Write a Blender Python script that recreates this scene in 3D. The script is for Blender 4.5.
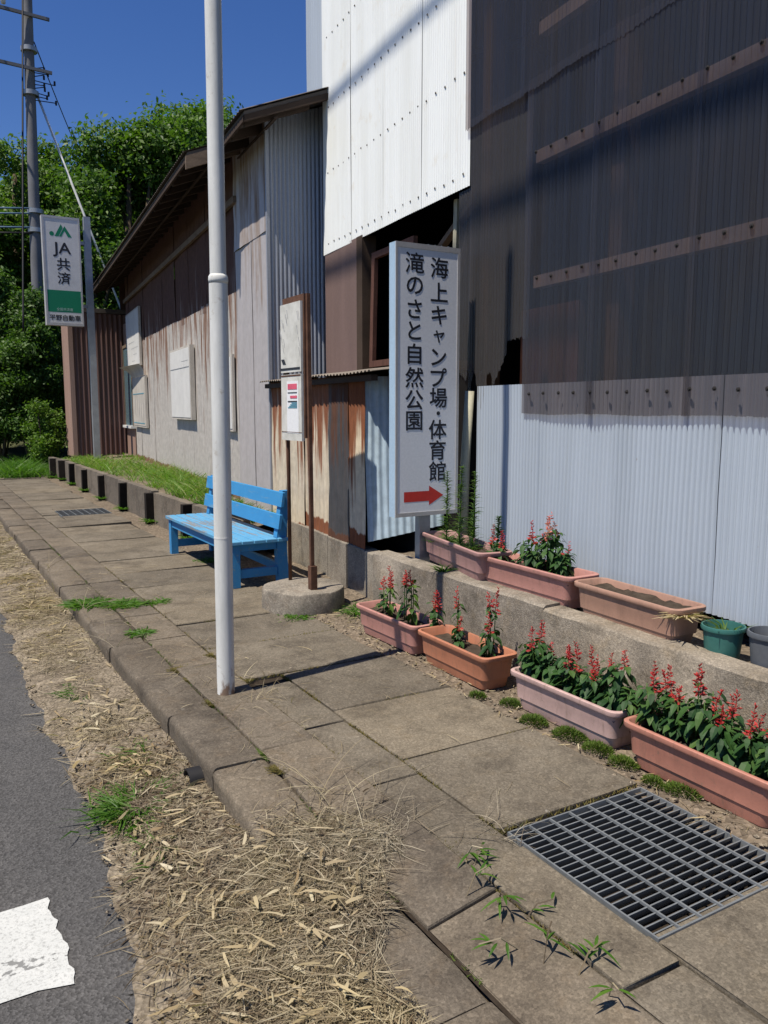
import bpy, bmesh, math, random
import numpy as np
from mathutils import Vector, Matrix
R = math.radians
random.seed(7); rng = np.random.default_rng(7)
for o in list(bpy.data.objects): bpy.data.objects.remove(o)
S = bpy.context.scene; COL = S.collection
# ------------------------------------------------------------------ camera, sky, sun, exposure
CAMH = 1.36
cd = bpy.data.cameras.new('camera'); cam = bpy.data.objects.new('camera', cd); COL.objects.link(cam)
cd.sensor_fit = 'VERTICAL'; cd.sensor_height = 36; cd.lens = 800/1024*36; cd.clip_start = .05; cd.clip_end = 3000
cam.location = (0, 0, CAMH); cam.rotation_euler = (R(90-7.407), 0, R(-30.437)); S.camera = cam
SUN_EL, SUN_AZ = 64, 10          # shadows fall towards +X, turned SUN_AZ towards +Y
W = bpy.data.worlds.new('World'); S.world = W; W.use_nodes = True
wn = W.node_tree.nodes; wl = W.node_tree.links
sky = wn.new('ShaderNodeTexSky'); sky.sky_type = 'NISHITA'; sky.sun_disc = False
sky.sun_elevation = R(SUN_EL); sky.sun_rotation = R(-90-SUN_AZ); sky.altitude = 300; sky.air_density = 1.0; sky.dust_density = .05; sky.ozone_density = 4.0
hs = wn.new('ShaderNodeHueSaturation'); hs.inputs['Saturation'].default_value = 1.24; hs.inputs['Hue'].default_value = .515; hs.inputs['Value'].default_value = .95
wl.new(sky.outputs[0], hs.inputs['Color']); wl.new(hs.outputs[0], wn['Background'].inputs[0]); wn['Background'].inputs[1].default_value = .085
sd = bpy.data.lights.new('sun', 'SUN'); sd.energy = 5.0; sd.angle = R(.53); sd.color = (1, .915, .79)
sun = bpy.data.objects.new('sun', sd); COL.objects.link(sun); sun.location = (-5, -2, 12)
ce = math.cos(R(SUN_EL))
sun.rotation_euler = Vector((math.cos(R(SUN_AZ))*ce, math.sin(R(SUN_AZ))*ce, -math.sin(R(SUN_EL)))).to_track_quat('-Z', 'Y').to_euler()
S.view_settings.view_transform = 'Standard'; S.view_settings.look = 'None'; S.view_settings.exposure = 0.4; S.view_settings.gamma = 1
S.render.engine = 'CYCLES'; S.cycles.max_bounces = 7; S.cycles.diffuse_bounces = 3; S.cycles.caustics_reflective = False; S.cycles.caustics_refractive = False

# ------------------------------------------------------------------ material helpers
MATS = {}
class NT:
    def __init__(s, name):
        s.m = bpy.data.materials.new(name); s.m.use_nodes = True; s.t = s.m.node_tree; s.b = s.t.nodes['Principled BSDF']; s.o = s.t.nodes['Material Output']
        MATS[name] = s.m
    def n(s, k, **kw):
        x = s.t.nodes.new(k)
        for a, v in kw.items(): setattr(x, a, v)
        return x
    def put(s, inp, v):
        if isinstance(v, bpy.types.NodeSocket): s.t.links.new(v, inp)
        else: inp.default_value = (*v, 1) if isinstance(v, (tuple, list)) and len(v) == 3 and inp.type == 'RGBA' else v
    def pos(s, sc=(1, 1, 1), off=(0, 0, 0)):
        g = s.n('ShaderNodeNewGeometry'); m = s.n('ShaderNodeMapping'); s.t.links.new(g.outputs['Position'], m.inputs[0])
        m.inputs['Scale'].default_value = sc; m.inputs['Location'].default_value = off; return m.outputs[0]
    def z(s):
        g = s.n('ShaderNodeNewGeometry'); m = s.n('ShaderNodeSeparateXYZ'); s.t.links.new(g.outputs['Position'], m.inputs[0]); return m.outputs[2]
    def noise(s, v, sc, det=5, rough=.6):
        x = s.n('ShaderNodeTexNoise'); s.put(x.inputs['Vector'], v); x.inputs['Scale'].default_value = sc; x.inputs['Detail'].default_value = det; x.inputs['Roughness'].default_value = rough; return x.outputs[0]
    def vor(s, v, sc, out=0, feat='F1'):
        x = s.n('ShaderNodeTexVoronoi', feature=feat); s.put(x.inputs['Vector'], v); x.inputs['Scale'].default_value = sc; return x.outputs[out]
    def ramp(s, f, pts):
        x = s.n('ShaderNodeValToRGB'); e = x.color_ramp.elements
        while len(e) < len(pts): e.new(.5)
        for el, (p, c) in zip(e, pts):
            el.position = p; el.color = (*c, 1) if isinstance(c, (tuple, list)) else (c, c, c, 1)
        s.put(x.inputs[0], f); return x.outputs[0]
    def mix(s, f, a, b, mode='MIX'):
        x = s.n('ShaderNodeMix', data_type='RGBA', blend_type=mode); s.put(x.inputs[0], f); s.put(x.inputs[6], a); s.put(x.inputs[7], b); return x.outputs[2]
    def math(s, op, a, b=0, c=0):
        x = s.n('ShaderNodeMath', operation=op); s.put(x.inputs[0], a); s.put(x.inputs[1], b); s.put(x.inputs[2], c); return x.outputs[0]
    def island(s):
        return s.n('ShaderNodeNewGeometry').outputs['Random Per Island']
    def bump(s, h, st=.3, d=.01):
        x = s.n('ShaderNodeBump'); x.inputs['Strength'].default_value = st; x.inputs['Distance'].default_value = d; s.put(x.inputs['Height'], h); s.t.links.new(x.outputs[0], s.b.inputs['Normal']); return x
    def fin(s, col, rough=.6, metal=0, spec=.4):
        s.put(s.b.inputs['Base Color'], col); s.put(s.b.inputs['Roughness'], rough); s.put(s.b.inputs['Metallic'], metal); s.b.inputs['Specular IOR Level'].default_value = spec; return s.m
def sc3(c, k): return tuple(min(1, v*k) for v in c)
def plain(name, c, rough=.6, spec=.35, metal=0, var=.25, scale=6, bump=.1, stretch=(1, 1, 1), fine=60):
    t = NT(name); v = t.pos(stretch); f = t.noise(v, scale, 6); g = t.noise(t.pos(), fine, 3)
    c1 = t.mix(t.ramp(f, [(.3, 0), (.7, 1)]), sc3(c, 1-var), sc3(c, 1+var)); c2 = t.mix(.35, c1, t.mix(g, sc3(c, .55), sc3(c, 1.45)), 'MIX')
    if bump: t.bump(g, bump, .004)
    return t.fin(c2, rough, metal, spec)
def foliage(name, cols, rough=.55, transl=.35):
    t = NT(name); r = t.island(); c = t.ramp(r, [(i/(len(cols)-1), k) for i, k in enumerate(cols)])
    big = t.noise(t.pos(), .8, 3); c = t.mix(t.ramp(big, [(.35, 0), (.65, .45)]), c, t.mix(1, c, (1.25, 1.12, .55), 'MULTIPLY'))
    t.fin(c, rough, 0, .35); tr = t.n('ShaderNodeBsdfTranslucent'); t.put(tr.inputs[0], t.mix(1, c, (1.3, 1.5, .6), 'MULTIPLY'))
    mx = t.n('ShaderNodeMixShader'); mx.inputs[0].default_value = transl
    t.t.links.new(t.b.outputs[0], mx.inputs[1]); t.t.links.new(tr.outputs[0], mx.inputs[2]); t.t.links.new(mx.outputs[0], t.o.inputs[0]); return t.m
def streaky(name, base, rust, zc, k, sx=9, amt=(.45, .62), rough=.5, low=None, seed=0, dirt=.3, rust2=None):
    """painted sheet with rust running down: more of it above height zc (k per metre), optional second rust zone below low"""
    t = NT(name); v = t.pos((sx, sx, .55), (seed, seed*2, 0)); n1 = t.noise(v, 1, 6, .65); n2 = t.noise(t.pos((sx*3, sx*3, 1.6), (seed, 0, 0)), 1, 4)
    z = t.z(); f = t.math('ADD', n1, t.math('MULTIPLY', t.math('SUBTRACT', z, zc), k)); f = t.math('ADD', f, t.math('MULTIPLY', t.math('SUBTRACT', n2, .5), .35))
    m = t.ramp(f, [(amt[0], 0), (amt[1], 1)])
    if low is not None:
        f2 = t.math('ADD', n1, t.math('MULTIPLY', t.math('SUBTRACT', low, z), 6)); m = t.math('MAXIMUM', m, t.ramp(f2, [(.5, 0), (.58, 1)]))
    blot = t.noise(t.pos((1, 1, 1), (seed, 0, 0)), 14, 6)
    b = t.mix(t.ramp(blot, [(.35, 0), (.75, 1)]), base, sc3(base, 1-dirt)); b = t.mix(t.ramp(n2, [(.5, 0), (.8, .5)]), b, rust2 or sc3(base, .7))
    rr = t.mix(t.noise(t.pos((5, 5, 2)), 5, 6), sc3(rust, .45), sc3(rust, 1.5)); c = t.mix(m, b, rr)
    t.bump(t.math('ADD', t.math('MULTIPLY', m, .5), blot), .25, .003)
    return t.fin(c, t.mix(m, (rough,)*3, (.9,)*3), 0, .4)

# ground materials
def make_mats():
    t = NT('asphalt'); p = t.pos(); vc = t.vor(p, 140, 1); big = t.noise(p, 1.3, 5); sp = t.noise(p, 260, 2)
    c = t.mix(t.ramp(big, [(.3, 0), (.7, 1)]), (.052, .052, .053), (.082, .080, .078)); g = t.ramp(vc, [(.1, .45), (.9, 1.7)])
    c = t.mix(.7, c, t.mix(1, c, g, 'MULTIPLY')); c = t.mix(t.ramp(t.vor(p, 90, 1), [(.965, 0), (.985, .5)]), c, (.2, .19, .18))
    t.bump(t.math('ADD', t.vor(p, 140, 0), t.math('MULTIPLY', sp, .4)), .7, .004); t.fin(c, .85, 0, .3)
    t = NT('road_paint'); p = t.pos(); n = t.noise(p, 12, 8, .75); cr = t.vor(t.pos((1.0, 2.2, 1)), 1.7, 0, 'DISTANCE_TO_EDGE'); wob = t.noise(p, 40, 5)
    crack = t.ramp(t.math('ADD', cr, t.math('MULTIPLY', t.math('SUBTRACT', wob, .5), .16)), [(.0, .7), (.007, 0)]); wear = t.ramp(n, [(.70, 0), (.76, 1)])
    m = t.math('MAXIMUM', crack, wear); dirt_ = t.ramp(t.noise(p, 90, 4, .8), [(.50, 0), (.72, .6)]); m = t.math('MAXIMUM', m, dirt_); c = t.mix(m, t.mix(n, (.40, .42, .41), (.58, .59, .57)), (.06, .06, .06)); t.bump(t.noise(p, 150, 3), .4, .003); t.fin(c, .75, 0, .3)
    def conc(name, a, b, stain, warm, bs=.6):
        t = NT(name); p = t.pos(); n = t.noise(p, 1.7, 8, .7); f = t.noise(p, 170, 3, .7); m2 = t.noise(p, 9, 7, .7); blot = t.noise(t.pos((1, 1, 1), (3, 1, 5)), 3.6, 8, .72)
        c = t.mix(t.ramp(n, [(.32, 0), (.68, 1)]), a, b); c = t.mix(t.ramp(blot, [(.48, 0), (.66, .8)]), c, stain); c = t.mix(t.ramp(m2, [(.52, 0), (.75, .55)]), c, warm)
        agg = t.ramp(t.vor(p, 120, 1), [(.0, .55), (.6, 1), (1, 1.55)]); c = t.mix(.55, c, t.mix(1, c, agg, 'MULTIPLY')); c = t.mix(t.ramp(t.vor(p, 60, 1), [(.955, 0), (.985, .45)]), c, (.36, .34, .30))
        c = t.mix(.5, c, t.mix(1, c, t.ramp(f, [(.3, .45), (.7, 1.5)]), 'MULTIPLY'))
        oi = t.n('ShaderNodeObjectInfo').outputs['Random']; c = t.mix(1, c, t.ramp(oi, [(0, (.84, .84, .85)), (.5, (.95, .95, .95)), (1, (1.09, 1.07, 1.03))]), 'MULTIPLY')
        lich = t.ramp(t.noise(t.pos((1, 1, 1), (7, 3, 1)), 26, 8, .8), [(.57, 0), (.66, .7)]); c = t.mix(t.math('MULTIPLY', lich, t.ramp(t.noise(p, 1.1, 4), [(.40, 0), (.60, 1)])), c, sc3(b, 1.7))
        t.bump(t.math('ADD', t.math('MULTIPLY', f, .6), t.math('MULTIPLY', m2, 1.2)), bs, .006); t.fin(c, .92, 0, .2)
    conc('slab', (.122, .105, .080), (.188, .164, .127), (.073, .062, .048), (.152, .121, .080))
    conc('kerb', (.112, .094, .072), (.165, .142, .112), (.064, .054, .043), (.145, .108, .07))
    conc('wall_concrete', (.20, .172, .138), (.33, .295, .245), (.10, .088, .07), (.24, .185, .115), .9)
    conc('footing', (.22, .195, .16), (.30, .27, .225), (.11, .10, .085), (.2, .14, .09), .3)
    conc('bank_concrete', (.13, .112, .09), (.19, .165, .135), (.07, .06, .05), (.16, .12, .085))
    t = NT('soil'); p = t.pos(); n = t.noise(p, 3, 8, .7); c = t.mix(n, (.10, .08, .058), (.24, .195, .145)); peb = t.vor(p, 55, 1)
    c = t.mix(.7, c, t.mix(1, c, t.ramp(peb, [(0, .4), (.7, 1.1), (1, 1.9)]), 'MULTIPLY')); t.bump(t.math('ADD', t.vor(p, 55, 0), t.noise(p, 20, 6)), .9, .012); t.fin(c, .95, 0, .15)
    t = NT('dry_soil'); p = t.pos(); n = t.noise(p, 4, 8, .75); c = t.mix(t.ramp(n, [(.3, 0), (.7, 1)]), (.10, .08, .058), (.33, .28, .21)); peb = t.vor(p, 75, 1)
    c = t.mix(.7, c, t.mix(1, c, t.ramp(peb, [(0, .45), (.7, 1.0), (1, 1.7)]), 'MULTIPLY')); t.bump(t.math('ADD', t.vor(p, 60, 0), t.noise(p, 30, 6)), 1, .012); t.fin(c, .95, 0, .15)
    plain('dark_soil', (.035, .027, .02), .95, .1, var=.5, scale=20, bump=.8)
    plain('planter_soil', (.055, .043, .033), .95, .1, var=.5, scale=25, bump=.9)
    plain('terrain', (.06, .065, .03), .95, .1, var=.4, scale=2, bump=.5)
    plain('dark_inside', (.012, .011, .011), .9, .1, var=.2, bump=0)  # near-black, so the darkness indoors is put into the colour
    # sheets
    t = NT('white_sheet'); v = t.pos((6, 6, .5)); n = t.noise(v, 1, 6); b = t.noise(t.pos(), 5, 6); c = t.mix(t.ramp(n, [(.4, 0), (.8, 1)]), (.80, .83, .82), (.70, .72, .69))
    c = t.mix(t.ramp(b, [(.60, 0), (.8, .6)]), c, (.62, .55, .42)); c = t.mix(t.ramp(t.noise(t.pos((16, 16, .7), (5, 1, 0)), 1, 6, .7), [(.62, 0), (.76, .55)]), c, (.50, .42, .31)); t.bump(b, .12, .01); t.fin(c, .38, 0, .45)
    t = NT('blue_white_sheet'); v = t.pos((6, 6, .5)); n = t.noise(v, 1, 6); b = t.noise(t.pos(), 3, 6); c = t.mix(t.ramp(n, [(.4, 0), (.8, 1)]), (.385, .44, .51), (.33, .38, .44))
    sp = t.ramp(t.vor(t.pos((1, 1, .6)), 9, 0), [(.02, 1), (.045, 0)]); c = t.mix(t.math('MULTIPLY', sp, .6), c, (.16, .10, .05)); c = t.mix(t.ramp(t.noise(t.pos((14, 14, .9), (5, 1, 0)), 1, 6, .7), [(.58, 0), (.76, .5)]), c, (.36, .38, .38)); t.bump(b, .15, .01); t.fin(c, .42, 0, .4)
    for nm, tint, body in (('smoked_sheet', (.78, .70, .68), (.038, .042, .055)), ('grimy_smoked_sheet', (.60, .52, .48), (.055, .052, .052))):
        t = NT(nm); v = t.pos((22, 22, .35)); n = t.noise(v, 1, 6, .7); gr = t.noise(t.pos((5, 5, 1.2), (2, 0, 0)), 1, 6)
        t.fin(t.mix(t.ramp(gr, [(.45, 0), (.75, .7)]), t.mix(n, body, sc3(body, 1.9)), (.075, .066, .062)), t.ramp(n, [(.3, .18), (.7, .38)]), 0, .5)
        tr = t.n('ShaderNodeBsdfTransparent'); tr.inputs[0].default_value = (*tint, 1); mx = t.n('ShaderNodeMixShader'); t.put(mx.inputs[0], t.ramp(n, [(.3, .44), (.75, .72)] if nm[0] == 's' else [(.3, .40), (.75, .65)]))
        t.t.links.new(t.b.outputs[0], mx.inputs[1]); t.t.links.new(tr.outputs[0], mx.inputs[2]); t.t.links.new(mx.outputs[0], t.o.inputs[0])
    plain('brown_sheet', (.155, .105, .092), .6, .35, var=.18, scale=1, stretch=(7, 7, .6), bump=.1)
    plain('annex_sheet', (.125, .072, .062), .6, .3, var=.3, scale=1, stretch=(9, 9, .6), bump=.1)
    plain('annex_corner', (.30, .20, .16), .6, .3, var=.2, scale=1, stretch=(9, 9, .6), bump=.1)  # paler than annex_sheet: sunlight on the annex's street side put into the colour
    plain('grey_sheet', (.29, .31, .35), .45, .4, metal=.25, var=.14, scale=1, stretch=(6, 6, .5), bump=.1)
    plain('galvanised', (.32, .34, .36), .45, .5, metal=.5, var=.2, scale=8, bump=.1)
    streaky('barn_sheet', (.47, .445, .41), (.17, .088, .054), 2.45, .13, 7.5, (.43, .57), low=.45, rust2=(.25, .20, .17))
    streaky('barn_smooth_sheet', (.43, .405, .405), (.22, .15, .10), 3.0, .11, 5, (.48, .68), dirt=.18, seed=4, rust2=(.31, .285, .28))
    streaky('barn_upper_sheet', (.34, .28, .235), (.10, .05, .035), 2.2, .25, 9, (.40, .62), seed=9)
    streaky('rusty_cream_sheet', (.66, .57, .43), (.21, .075, .032), 1.02, .30, 13, (.46, .58), low=.35, seed=2, rust2=(.42, .30, .18))
    streaky('rusty_brown_sheet', (.66, .57, .43), (.20, .072, .032), 1.0, .42, 10, (.45, .58), low=.46, seed=11, rust2=(.42, .3, .2))
    streaky('black_sheet', (.065, .065, .07), (.09, .04, .024), 1.15, .3, 10, (.46, .6), low=.40, seed=5, rust2=(.11, .09, .085))
    streaky('blue_rust_sheet', (.42, .53, .62), (.14, .065, .04), 1.35, .6, 9, (.55, .75), low=None, seed=6, rust2=(.26, .36, .46))
    plain('ledge_sheet', (.19, .165, .14), .7, .3, var=.4, scale=4, bump=.2)
    plain('old_wood', (.17, .125, .09), .85, .2, var=.4, scale=1.5, stretch=(4, 4, 14), bump=.4)
    plain('pale_wood', (.42, .40, .30), .8, .2, var=.35, scale=1.5, stretch=(14, 14, 2), bump=.3)
    plain('dark_wood', (.055, .038, .028), .85, .2, var=.4, scale=3, bump=.3)
    plain('shade_black_wood', (.016, .013, .011), .9, .15, var=.4, scale=8, bump=.4)  # shade on the bank wall posts put into a near-black colour
    plain('red_wood', (.10, .048, .035), .75, .2, var=.4, scale=3, stretch=(8, 8, 2), bump=.3)
    plain('purlin_wood', (.21, .175, .155), .85, .2, var=.3, scale=6, bump=.3)
    plain('roof_metal', (.10, .085, .075), .7, .3, var=.4, scale=2, bump=.2)
    plain('teal_pane', (.10, .17, .20), .25, .5, var=.3, scale=3, bump=0)
    plain('bolt_metal', (.10, .085, .075), .55, .4, metal=.4, var=.3, bump=0)
    plain('dark_bolt', (.02, .018, .017), .6, .4, var=.3, bump=0)
    # furniture
    t = NT('blue_paint'); p = t.pos(); n = t.noise(t.pos((18, 2.2, 18)), 1.6, 7, .7); c = t.mix(t.noise(p, 8, 5), (.028, .18, .40), (.045, .25, .50)); w = t.ramp(n, [(.56, 0), (.66, 1)])
    t.bump(n, .3, .003); t.fin(t.mix(w, c, (.12, .25, .36)), .65, 0, .3)
    t = NT('worn_seat_paint'); n = t.noise(t.pos((22, 1.5, 22)), 1.5, 8, .75); y = t.n('ShaderNodeSeparateXYZ'); t.put(y.inputs[0], t.pos()); d = t.math('ABSOLUTE', t.math('SUBTRACT', y.outputs[1], 6.65))
    w = t.ramp(t.math('SUBTRACT', t.math('ADD', n, .12), t.math('MULTIPLY', d, .16)), [(.55, 0), (.63, 1)]); c = t.mix(w, t.mix(t.noise(t.pos(), 8, 5), (.06, .25, .45), (.13, .35, .54)), t.mix(n, (.12, .12, .12), (.26, .25, .24))); t.bump(n, .4, .003); t.fin(c, .6, 0, .3)
    t = NT('white_pole_paint'); n = t.noise(t.pos((6, 6, 1)), 2, 7, .7); c = t.mix(t.ramp(n, [(.4, 0), (.75, 1)]), (.66, .67, .65), (.47, .48, .46)); c = t.mix(t.ramp(t.noise(t.pos(), 22, 7, .75), [(.60, 0), (.70, .7)]), c, (.36, .32, .26)); c = t.mix(t.ramp(t.math('ADD', t.noise(t.pos((8, 8, 3)), 3, 6), t.math('MULTIPLY', t.math('SUBTRACT', .09, t.z()), 2.2)), [(.50, 0), (.62, .9)]), c, (.16, .09, .05))
    t.bump(t.noise(t.pos(), 40, 4), .15, .003); t.fin(c, .5, 0, .4)
    plain('rusty_iron', (.10, .05, .032), .85, .25, var=.5, scale=14, bump=.4)
    plain('steel', (.17, .185, .195), .55, .5, metal=.25, var=.25, scale=14, bump=.15)
    plain('sign_white', (.76, .78, .80), .45, .4, var=.03, scale=3, bump=0)
    plain('sign_side', (.34, .47, .60), .45, .4, var=.08, scale=3, bump=0)
    plain('sign_frame', (.47, .46, .45), .5, .4, metal=.3, var=.12, scale=10, bump=0)
    plain('black_ink', (.022, .023, .03), .5, .3, var=.1, bump=0)
    plain('red_ink', (.55, .04, .03), .5, .3, var=.12, scale=10, bump=0)
    plain('green_ink', (.01, .20, .10), .5, .3, var=.06, bump=0)
    plain('pale_ink', (.35, .55, .45), .5, .3, var=.06, bump=0)
    plain('pink_ink', (.60, .10, .16), .6, .3, var=.2, bump=0)
    plain('blue_ink', (.10, .28, .36), .6, .3, var=.2, bump=0)
    plain('grey_ink', (.32, .33, .34), .6, .3, var=.3, bump=0)
    t = NT('paper_board'); n = t.noise(t.pos((1, 1, 1)), 9, 7, .7); c = t.mix(t.ramp(n, [(.4, 0), (.7, 1)]), (.62, .62, .58), (.44, .44, .40)); c = t.mix(t.ramp(t.noise(t.pos((3, 3, 1), (4, 0, 0)), 3, 5), [(.60, 0), (.68, .8)]), c, (.38, .26, .11)); t.fin(c, .6, 0, .3)
    plain('white_board', (.62, .62, .60), .55, .35, var=.12, scale=5, bump=.1)
    plain('stained_board', (.48, .45, .40), .6, .3, var=.25, scale=4, bump=.1)
    for nm, c in (('pink_plastic', (.47, .235, .20)), ('orange_plastic', (.46, .19, .11)), ('pale_pink_plastic', (.52, .36, .33)), ('salmon_plastic', (.46, .205, .15)), ('mauve_plastic', (.40, .235, .22)), ('tan_plastic', (.38, .225, .165))):
        t = NT(nm); n = t.noise(t.pos(), 6, 7, .7); d = t.ramp(t.noise(t.pos((9, 9, 3)), 2, 6), [(.5, 0), (.75, .6)]); cc = t.mix(t.ramp(n, [(.3, 0), (.7, 1)]), c, sc3(c, .8)); cc = t.mix(d, cc, sc3(c, .6)); sp_ = t.ramp(t.noise(t.pos((1, 1, 1), (2, 2, 2)), 38, 7, .8), [(.58, 0), (.68, .75)]); cc = t.mix(sp_, cc, (.20, .15, .11)); cc = t.mix(t.ramp(t.noise(t.pos((14, 14, 2.5)), 2.2, 6, .7), [(.55, 0), (.72, .55)]), cc, (.16, .11, .085)); t.bump(t.noise(t.pos(), 90, 3), .1, .002); t.fin(cc, .5, 0, .35)
    plain('green_plastic', (.035, .13, .115), .45, .4, var=.2, scale=8, bump=.05)
    plain('grey_plastic', (.09, .10, .115), .5, .4, var=.25, scale=8, bump=.05)
    plain('black_rubber', (.018, .018, .02), .6, .3, var=.3, bump=.1)
    plain('pole_concrete', (.15, .155, .17), .85, .2, var=.25, scale=3, bump=.3)
    plain('cable_black', (.02, .02, .022), .6, .3, bump=0); plain('cable_blue', (.10, .17, .26), .5, .3, bump=0); plain('guy_white', (.55, .56, .55), .5, .3, bump=0)
    plain('bark', (.09, .07, .05), .9, .1, var=.4, scale=8, bump=.6)
    # plants
    foliage('tree_leaf', [(.036, .088, .016), (.062, .138, .021), (.098, .18, .03), (.05, .115, .02)])
    foliage('bright_leaf', [(.05, .115, .016), (.085, .17, .024), (.12, .20, .035)])
    foliage('shrub_leaf', [(.03, .08, .016), (.055, .12, .022), (.08, .155, .03)])
    foliage('salvia_leaf', [(.014, .048, .015), (.024, .072, .02), (.035, .095, .022), (.06, .12, .03)], .6, .25)
    foliage('salvia_pale_leaf', [(.04, .10, .02), (.07, .14, .03), (.10, .16, .045)], .45, .3)
    foliage('salvia_red', [(.30, .012, .016), (.42, .022, .026), (.50, .07, .07), (.36, .016, .025), (.45, .12, .11)], .5, .3)
    foliage('salvia_faded', [(.50, .10, .10), (.58, .20, .18), (.5, .28, .24)], .5, .3)
    foliage('weed_green', [(.04, .11, .012), (.07, .17, .02), (.10, .19, .03)], .5, .4)
    foliage('grass_green', [(.07, .17, .02), (.11, .23, .03), (.15, .26, .05), (.24, .25, .10)], .5, .4)
    foliage('moss_green', [(.035, .075, .008), (.06, .11, .012), (.09, .13, .02)], .7, .2)
    foliage('moss_brown', [(.09, .085, .025), (.13, .10, .03), (.07, .08, .02)], .8, .1)
    foliage('straw', [(.15, .118, .082), (.26, .218, .16), (.40, .355, .275), (.20, .162, .115), (.085, .064, .045)], .7, .2)
    foliage('dry_leaf', [(.33, .265, .165), (.45, .385, .27), (.25, .185, .11), (.54, .49, .38)], .65, .25)
    foliage('bark_bits', [(.05, .036, .024), (.09, .065, .042), (.16, .12, .08)], .8, .1)
    foliage('grey_straw', [(.16, .13, .09), (.30, .26, .195), (.42, .38, .30), (.12, .095, .065), (.22, .18, .13)], .7, .2)
make_mats()

# ------------------------------------------------------------------ object helpers
def link(name, me, mat=None, parent=None, smooth=False):
    o = bpy.data.objects.new(name, me); COL.objects.link(o)
    if mat and not me.materials: me.materials.append(MATS[mat])
    if smooth: me.polygons.foreach_set('use_smooth', [True]*len(me.polygons))
    if parent:
        o.parent = parent; o.matrix_parent_inverse = parent.matrix_basis.inverted()      # part geometry is given in world space
    return o
def tag(o, label=None, cat=None, group=None, kind=None):
    for k, v in (('label', label), ('category', cat), ('group', group), ('kind', kind)):
        if v: o[k] = v
    return o
def thing(name, loc, label, cat, group=None):
    o = bpy.data.objects.new(name, None); COL.objects.link(o); o.location = loc; o.empty_display_size = .1
    return tag(o, label, cat, group)
def struct(o): o['kind'] = 'structure'; return o
class MB:
    def __init__(s): s.v = []; s.f = []
    def add(s, vs, fs):
        b = len(s.v); s.v += [tuple(v) for v in vs]; s.f += [tuple(i+b for i in f) for f in fs]; return s
    def box(s, x0, x1, y0, y1, z0, z1, fr=None, b=0):
        if b <= 0:
            vs = [(x, y, z) for z in (z0, z1) for x, y in ((x0, y0), (x1, y0), (x1, y1), (x0, y1))]
            fs = [(3, 2, 1, 0), (4, 5, 6, 7), (0, 1, 5, 4), (1, 2, 6, 5), (2, 3, 7, 6), (3, 0, 4, 7)]
        else:
            rg = [(z0, 0), (z1-b, 0), (z1-b*.3, b*.3), (z1, b)]
            vs = [(x, y, z) for z, i in rg for x, y in ((x0+i, y0+i), (x1-i, y0+i), (x1-i, y1-i), (x0+i, y1-i))]
            fs = [(3, 2, 1, 0), (12, 13, 14, 15)] + [(4*k+i, 4*k+(i+1) % 4, 4*k+4+(i+1) % 4, 4*k+4+i) for k in range(3) for i in range(4)]
        return s.add([fr(*v) for v in vs] if fr else vs, fs)
    def bar(s, p, q, w, h, up=(0, 0, 1)):
        p, q = Vector(p), Vector(q); d = (q-p).normalized(); u = Vector(up)
        if abs(d.dot(u)) > .99: u = Vector((0, 1, 0))
        a = d.cross(u).normalized(); c = a.cross(d)
        vs = [e+a*w/2*i+c*h/2*j for e in (p, q) for i, j in ((-1, -1), (1, -1), (1, 1), (-1, 1))]
        return s.add(vs, [(3, 2, 1, 0), (4, 5, 6, 7), (0, 1, 5, 4), (1, 2, 6, 5), (2, 3, 7, 6), (3, 0, 4, 7)])
    def tube(s, pts, rad, n=8, cap=True):
        pts = [Vector(p) for p in pts]; rad = rad if isinstance(rad, (list, tuple)) else [rad]*len(pts); rings = []
        for i, p in enumerate(pts):
            d = (pts[min(i+1, len(pts)-1)]-pts[max(i-1, 0)]).normalized(); a = d.cross(Vector((0, 0, 1)) if abs(d.z) < .9 else Vector((0, 1, 0))).normalized(); b = a.cross(d)
            rings.append([p+(a*math.cos(t)+b*math.sin(t))*rad[i] for t in [2*math.pi*k/n for k in range(n)]])
        return s.loft(rings, cap, cap)
    def loft(s, rings, c0=True, c1=True):
        n = len(rings[0]); fs = [(k*n+i, k*n+(i+1) % n, (k+1)*n+(i+1) % n, (k+1)*n+i) for k in range(len(rings)-1) for i in range(n)]
        if c0: fs.append(tuple(range(n-1, -1, -1)))
        if c1: fs.append(tuple((len(rings)-1)*n+i for i in range(n)))
        return s.add([p for r in rings for p in r], fs)
    def build(s, name, mat, parent=None, smooth=False, sharp=False):
        me = bpy.data.meshes.new(name); me.from_pydata(s.v, [], s.f); me.update()
        if smooth and sharp: me.set_sharp_from_angle(angle=R(40))
        o = link(name, me, mat, parent, smooth)
        if smooth and sharp: me.set_sharp_from_angle(angle=R(40))
        return o
def npmesh(name, V, Fq):
    me = bpy.data.meshes.new(name); V = np.asarray(V, dtype=np.float32); Fq = np.asarray(Fq, dtype=np.int32); k = Fq.shape[1]
    me.vertices.add(len(V)); me.vertices.foreach_set('co', V.ravel()); me.loops.add(Fq.size); me.loops.foreach_set('vertex_index', Fq.ravel())
    me.polygons.add(len(Fq)); me.polygons.foreach_set('loop_start', np.arange(0, Fq.size, k, dtype=np.int32)); me.update(calc_edges=True); return me
def unit(a): return a/np.maximum(np.linalg.norm(a, axis=-1, keepdims=True), 1e-9)
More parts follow.
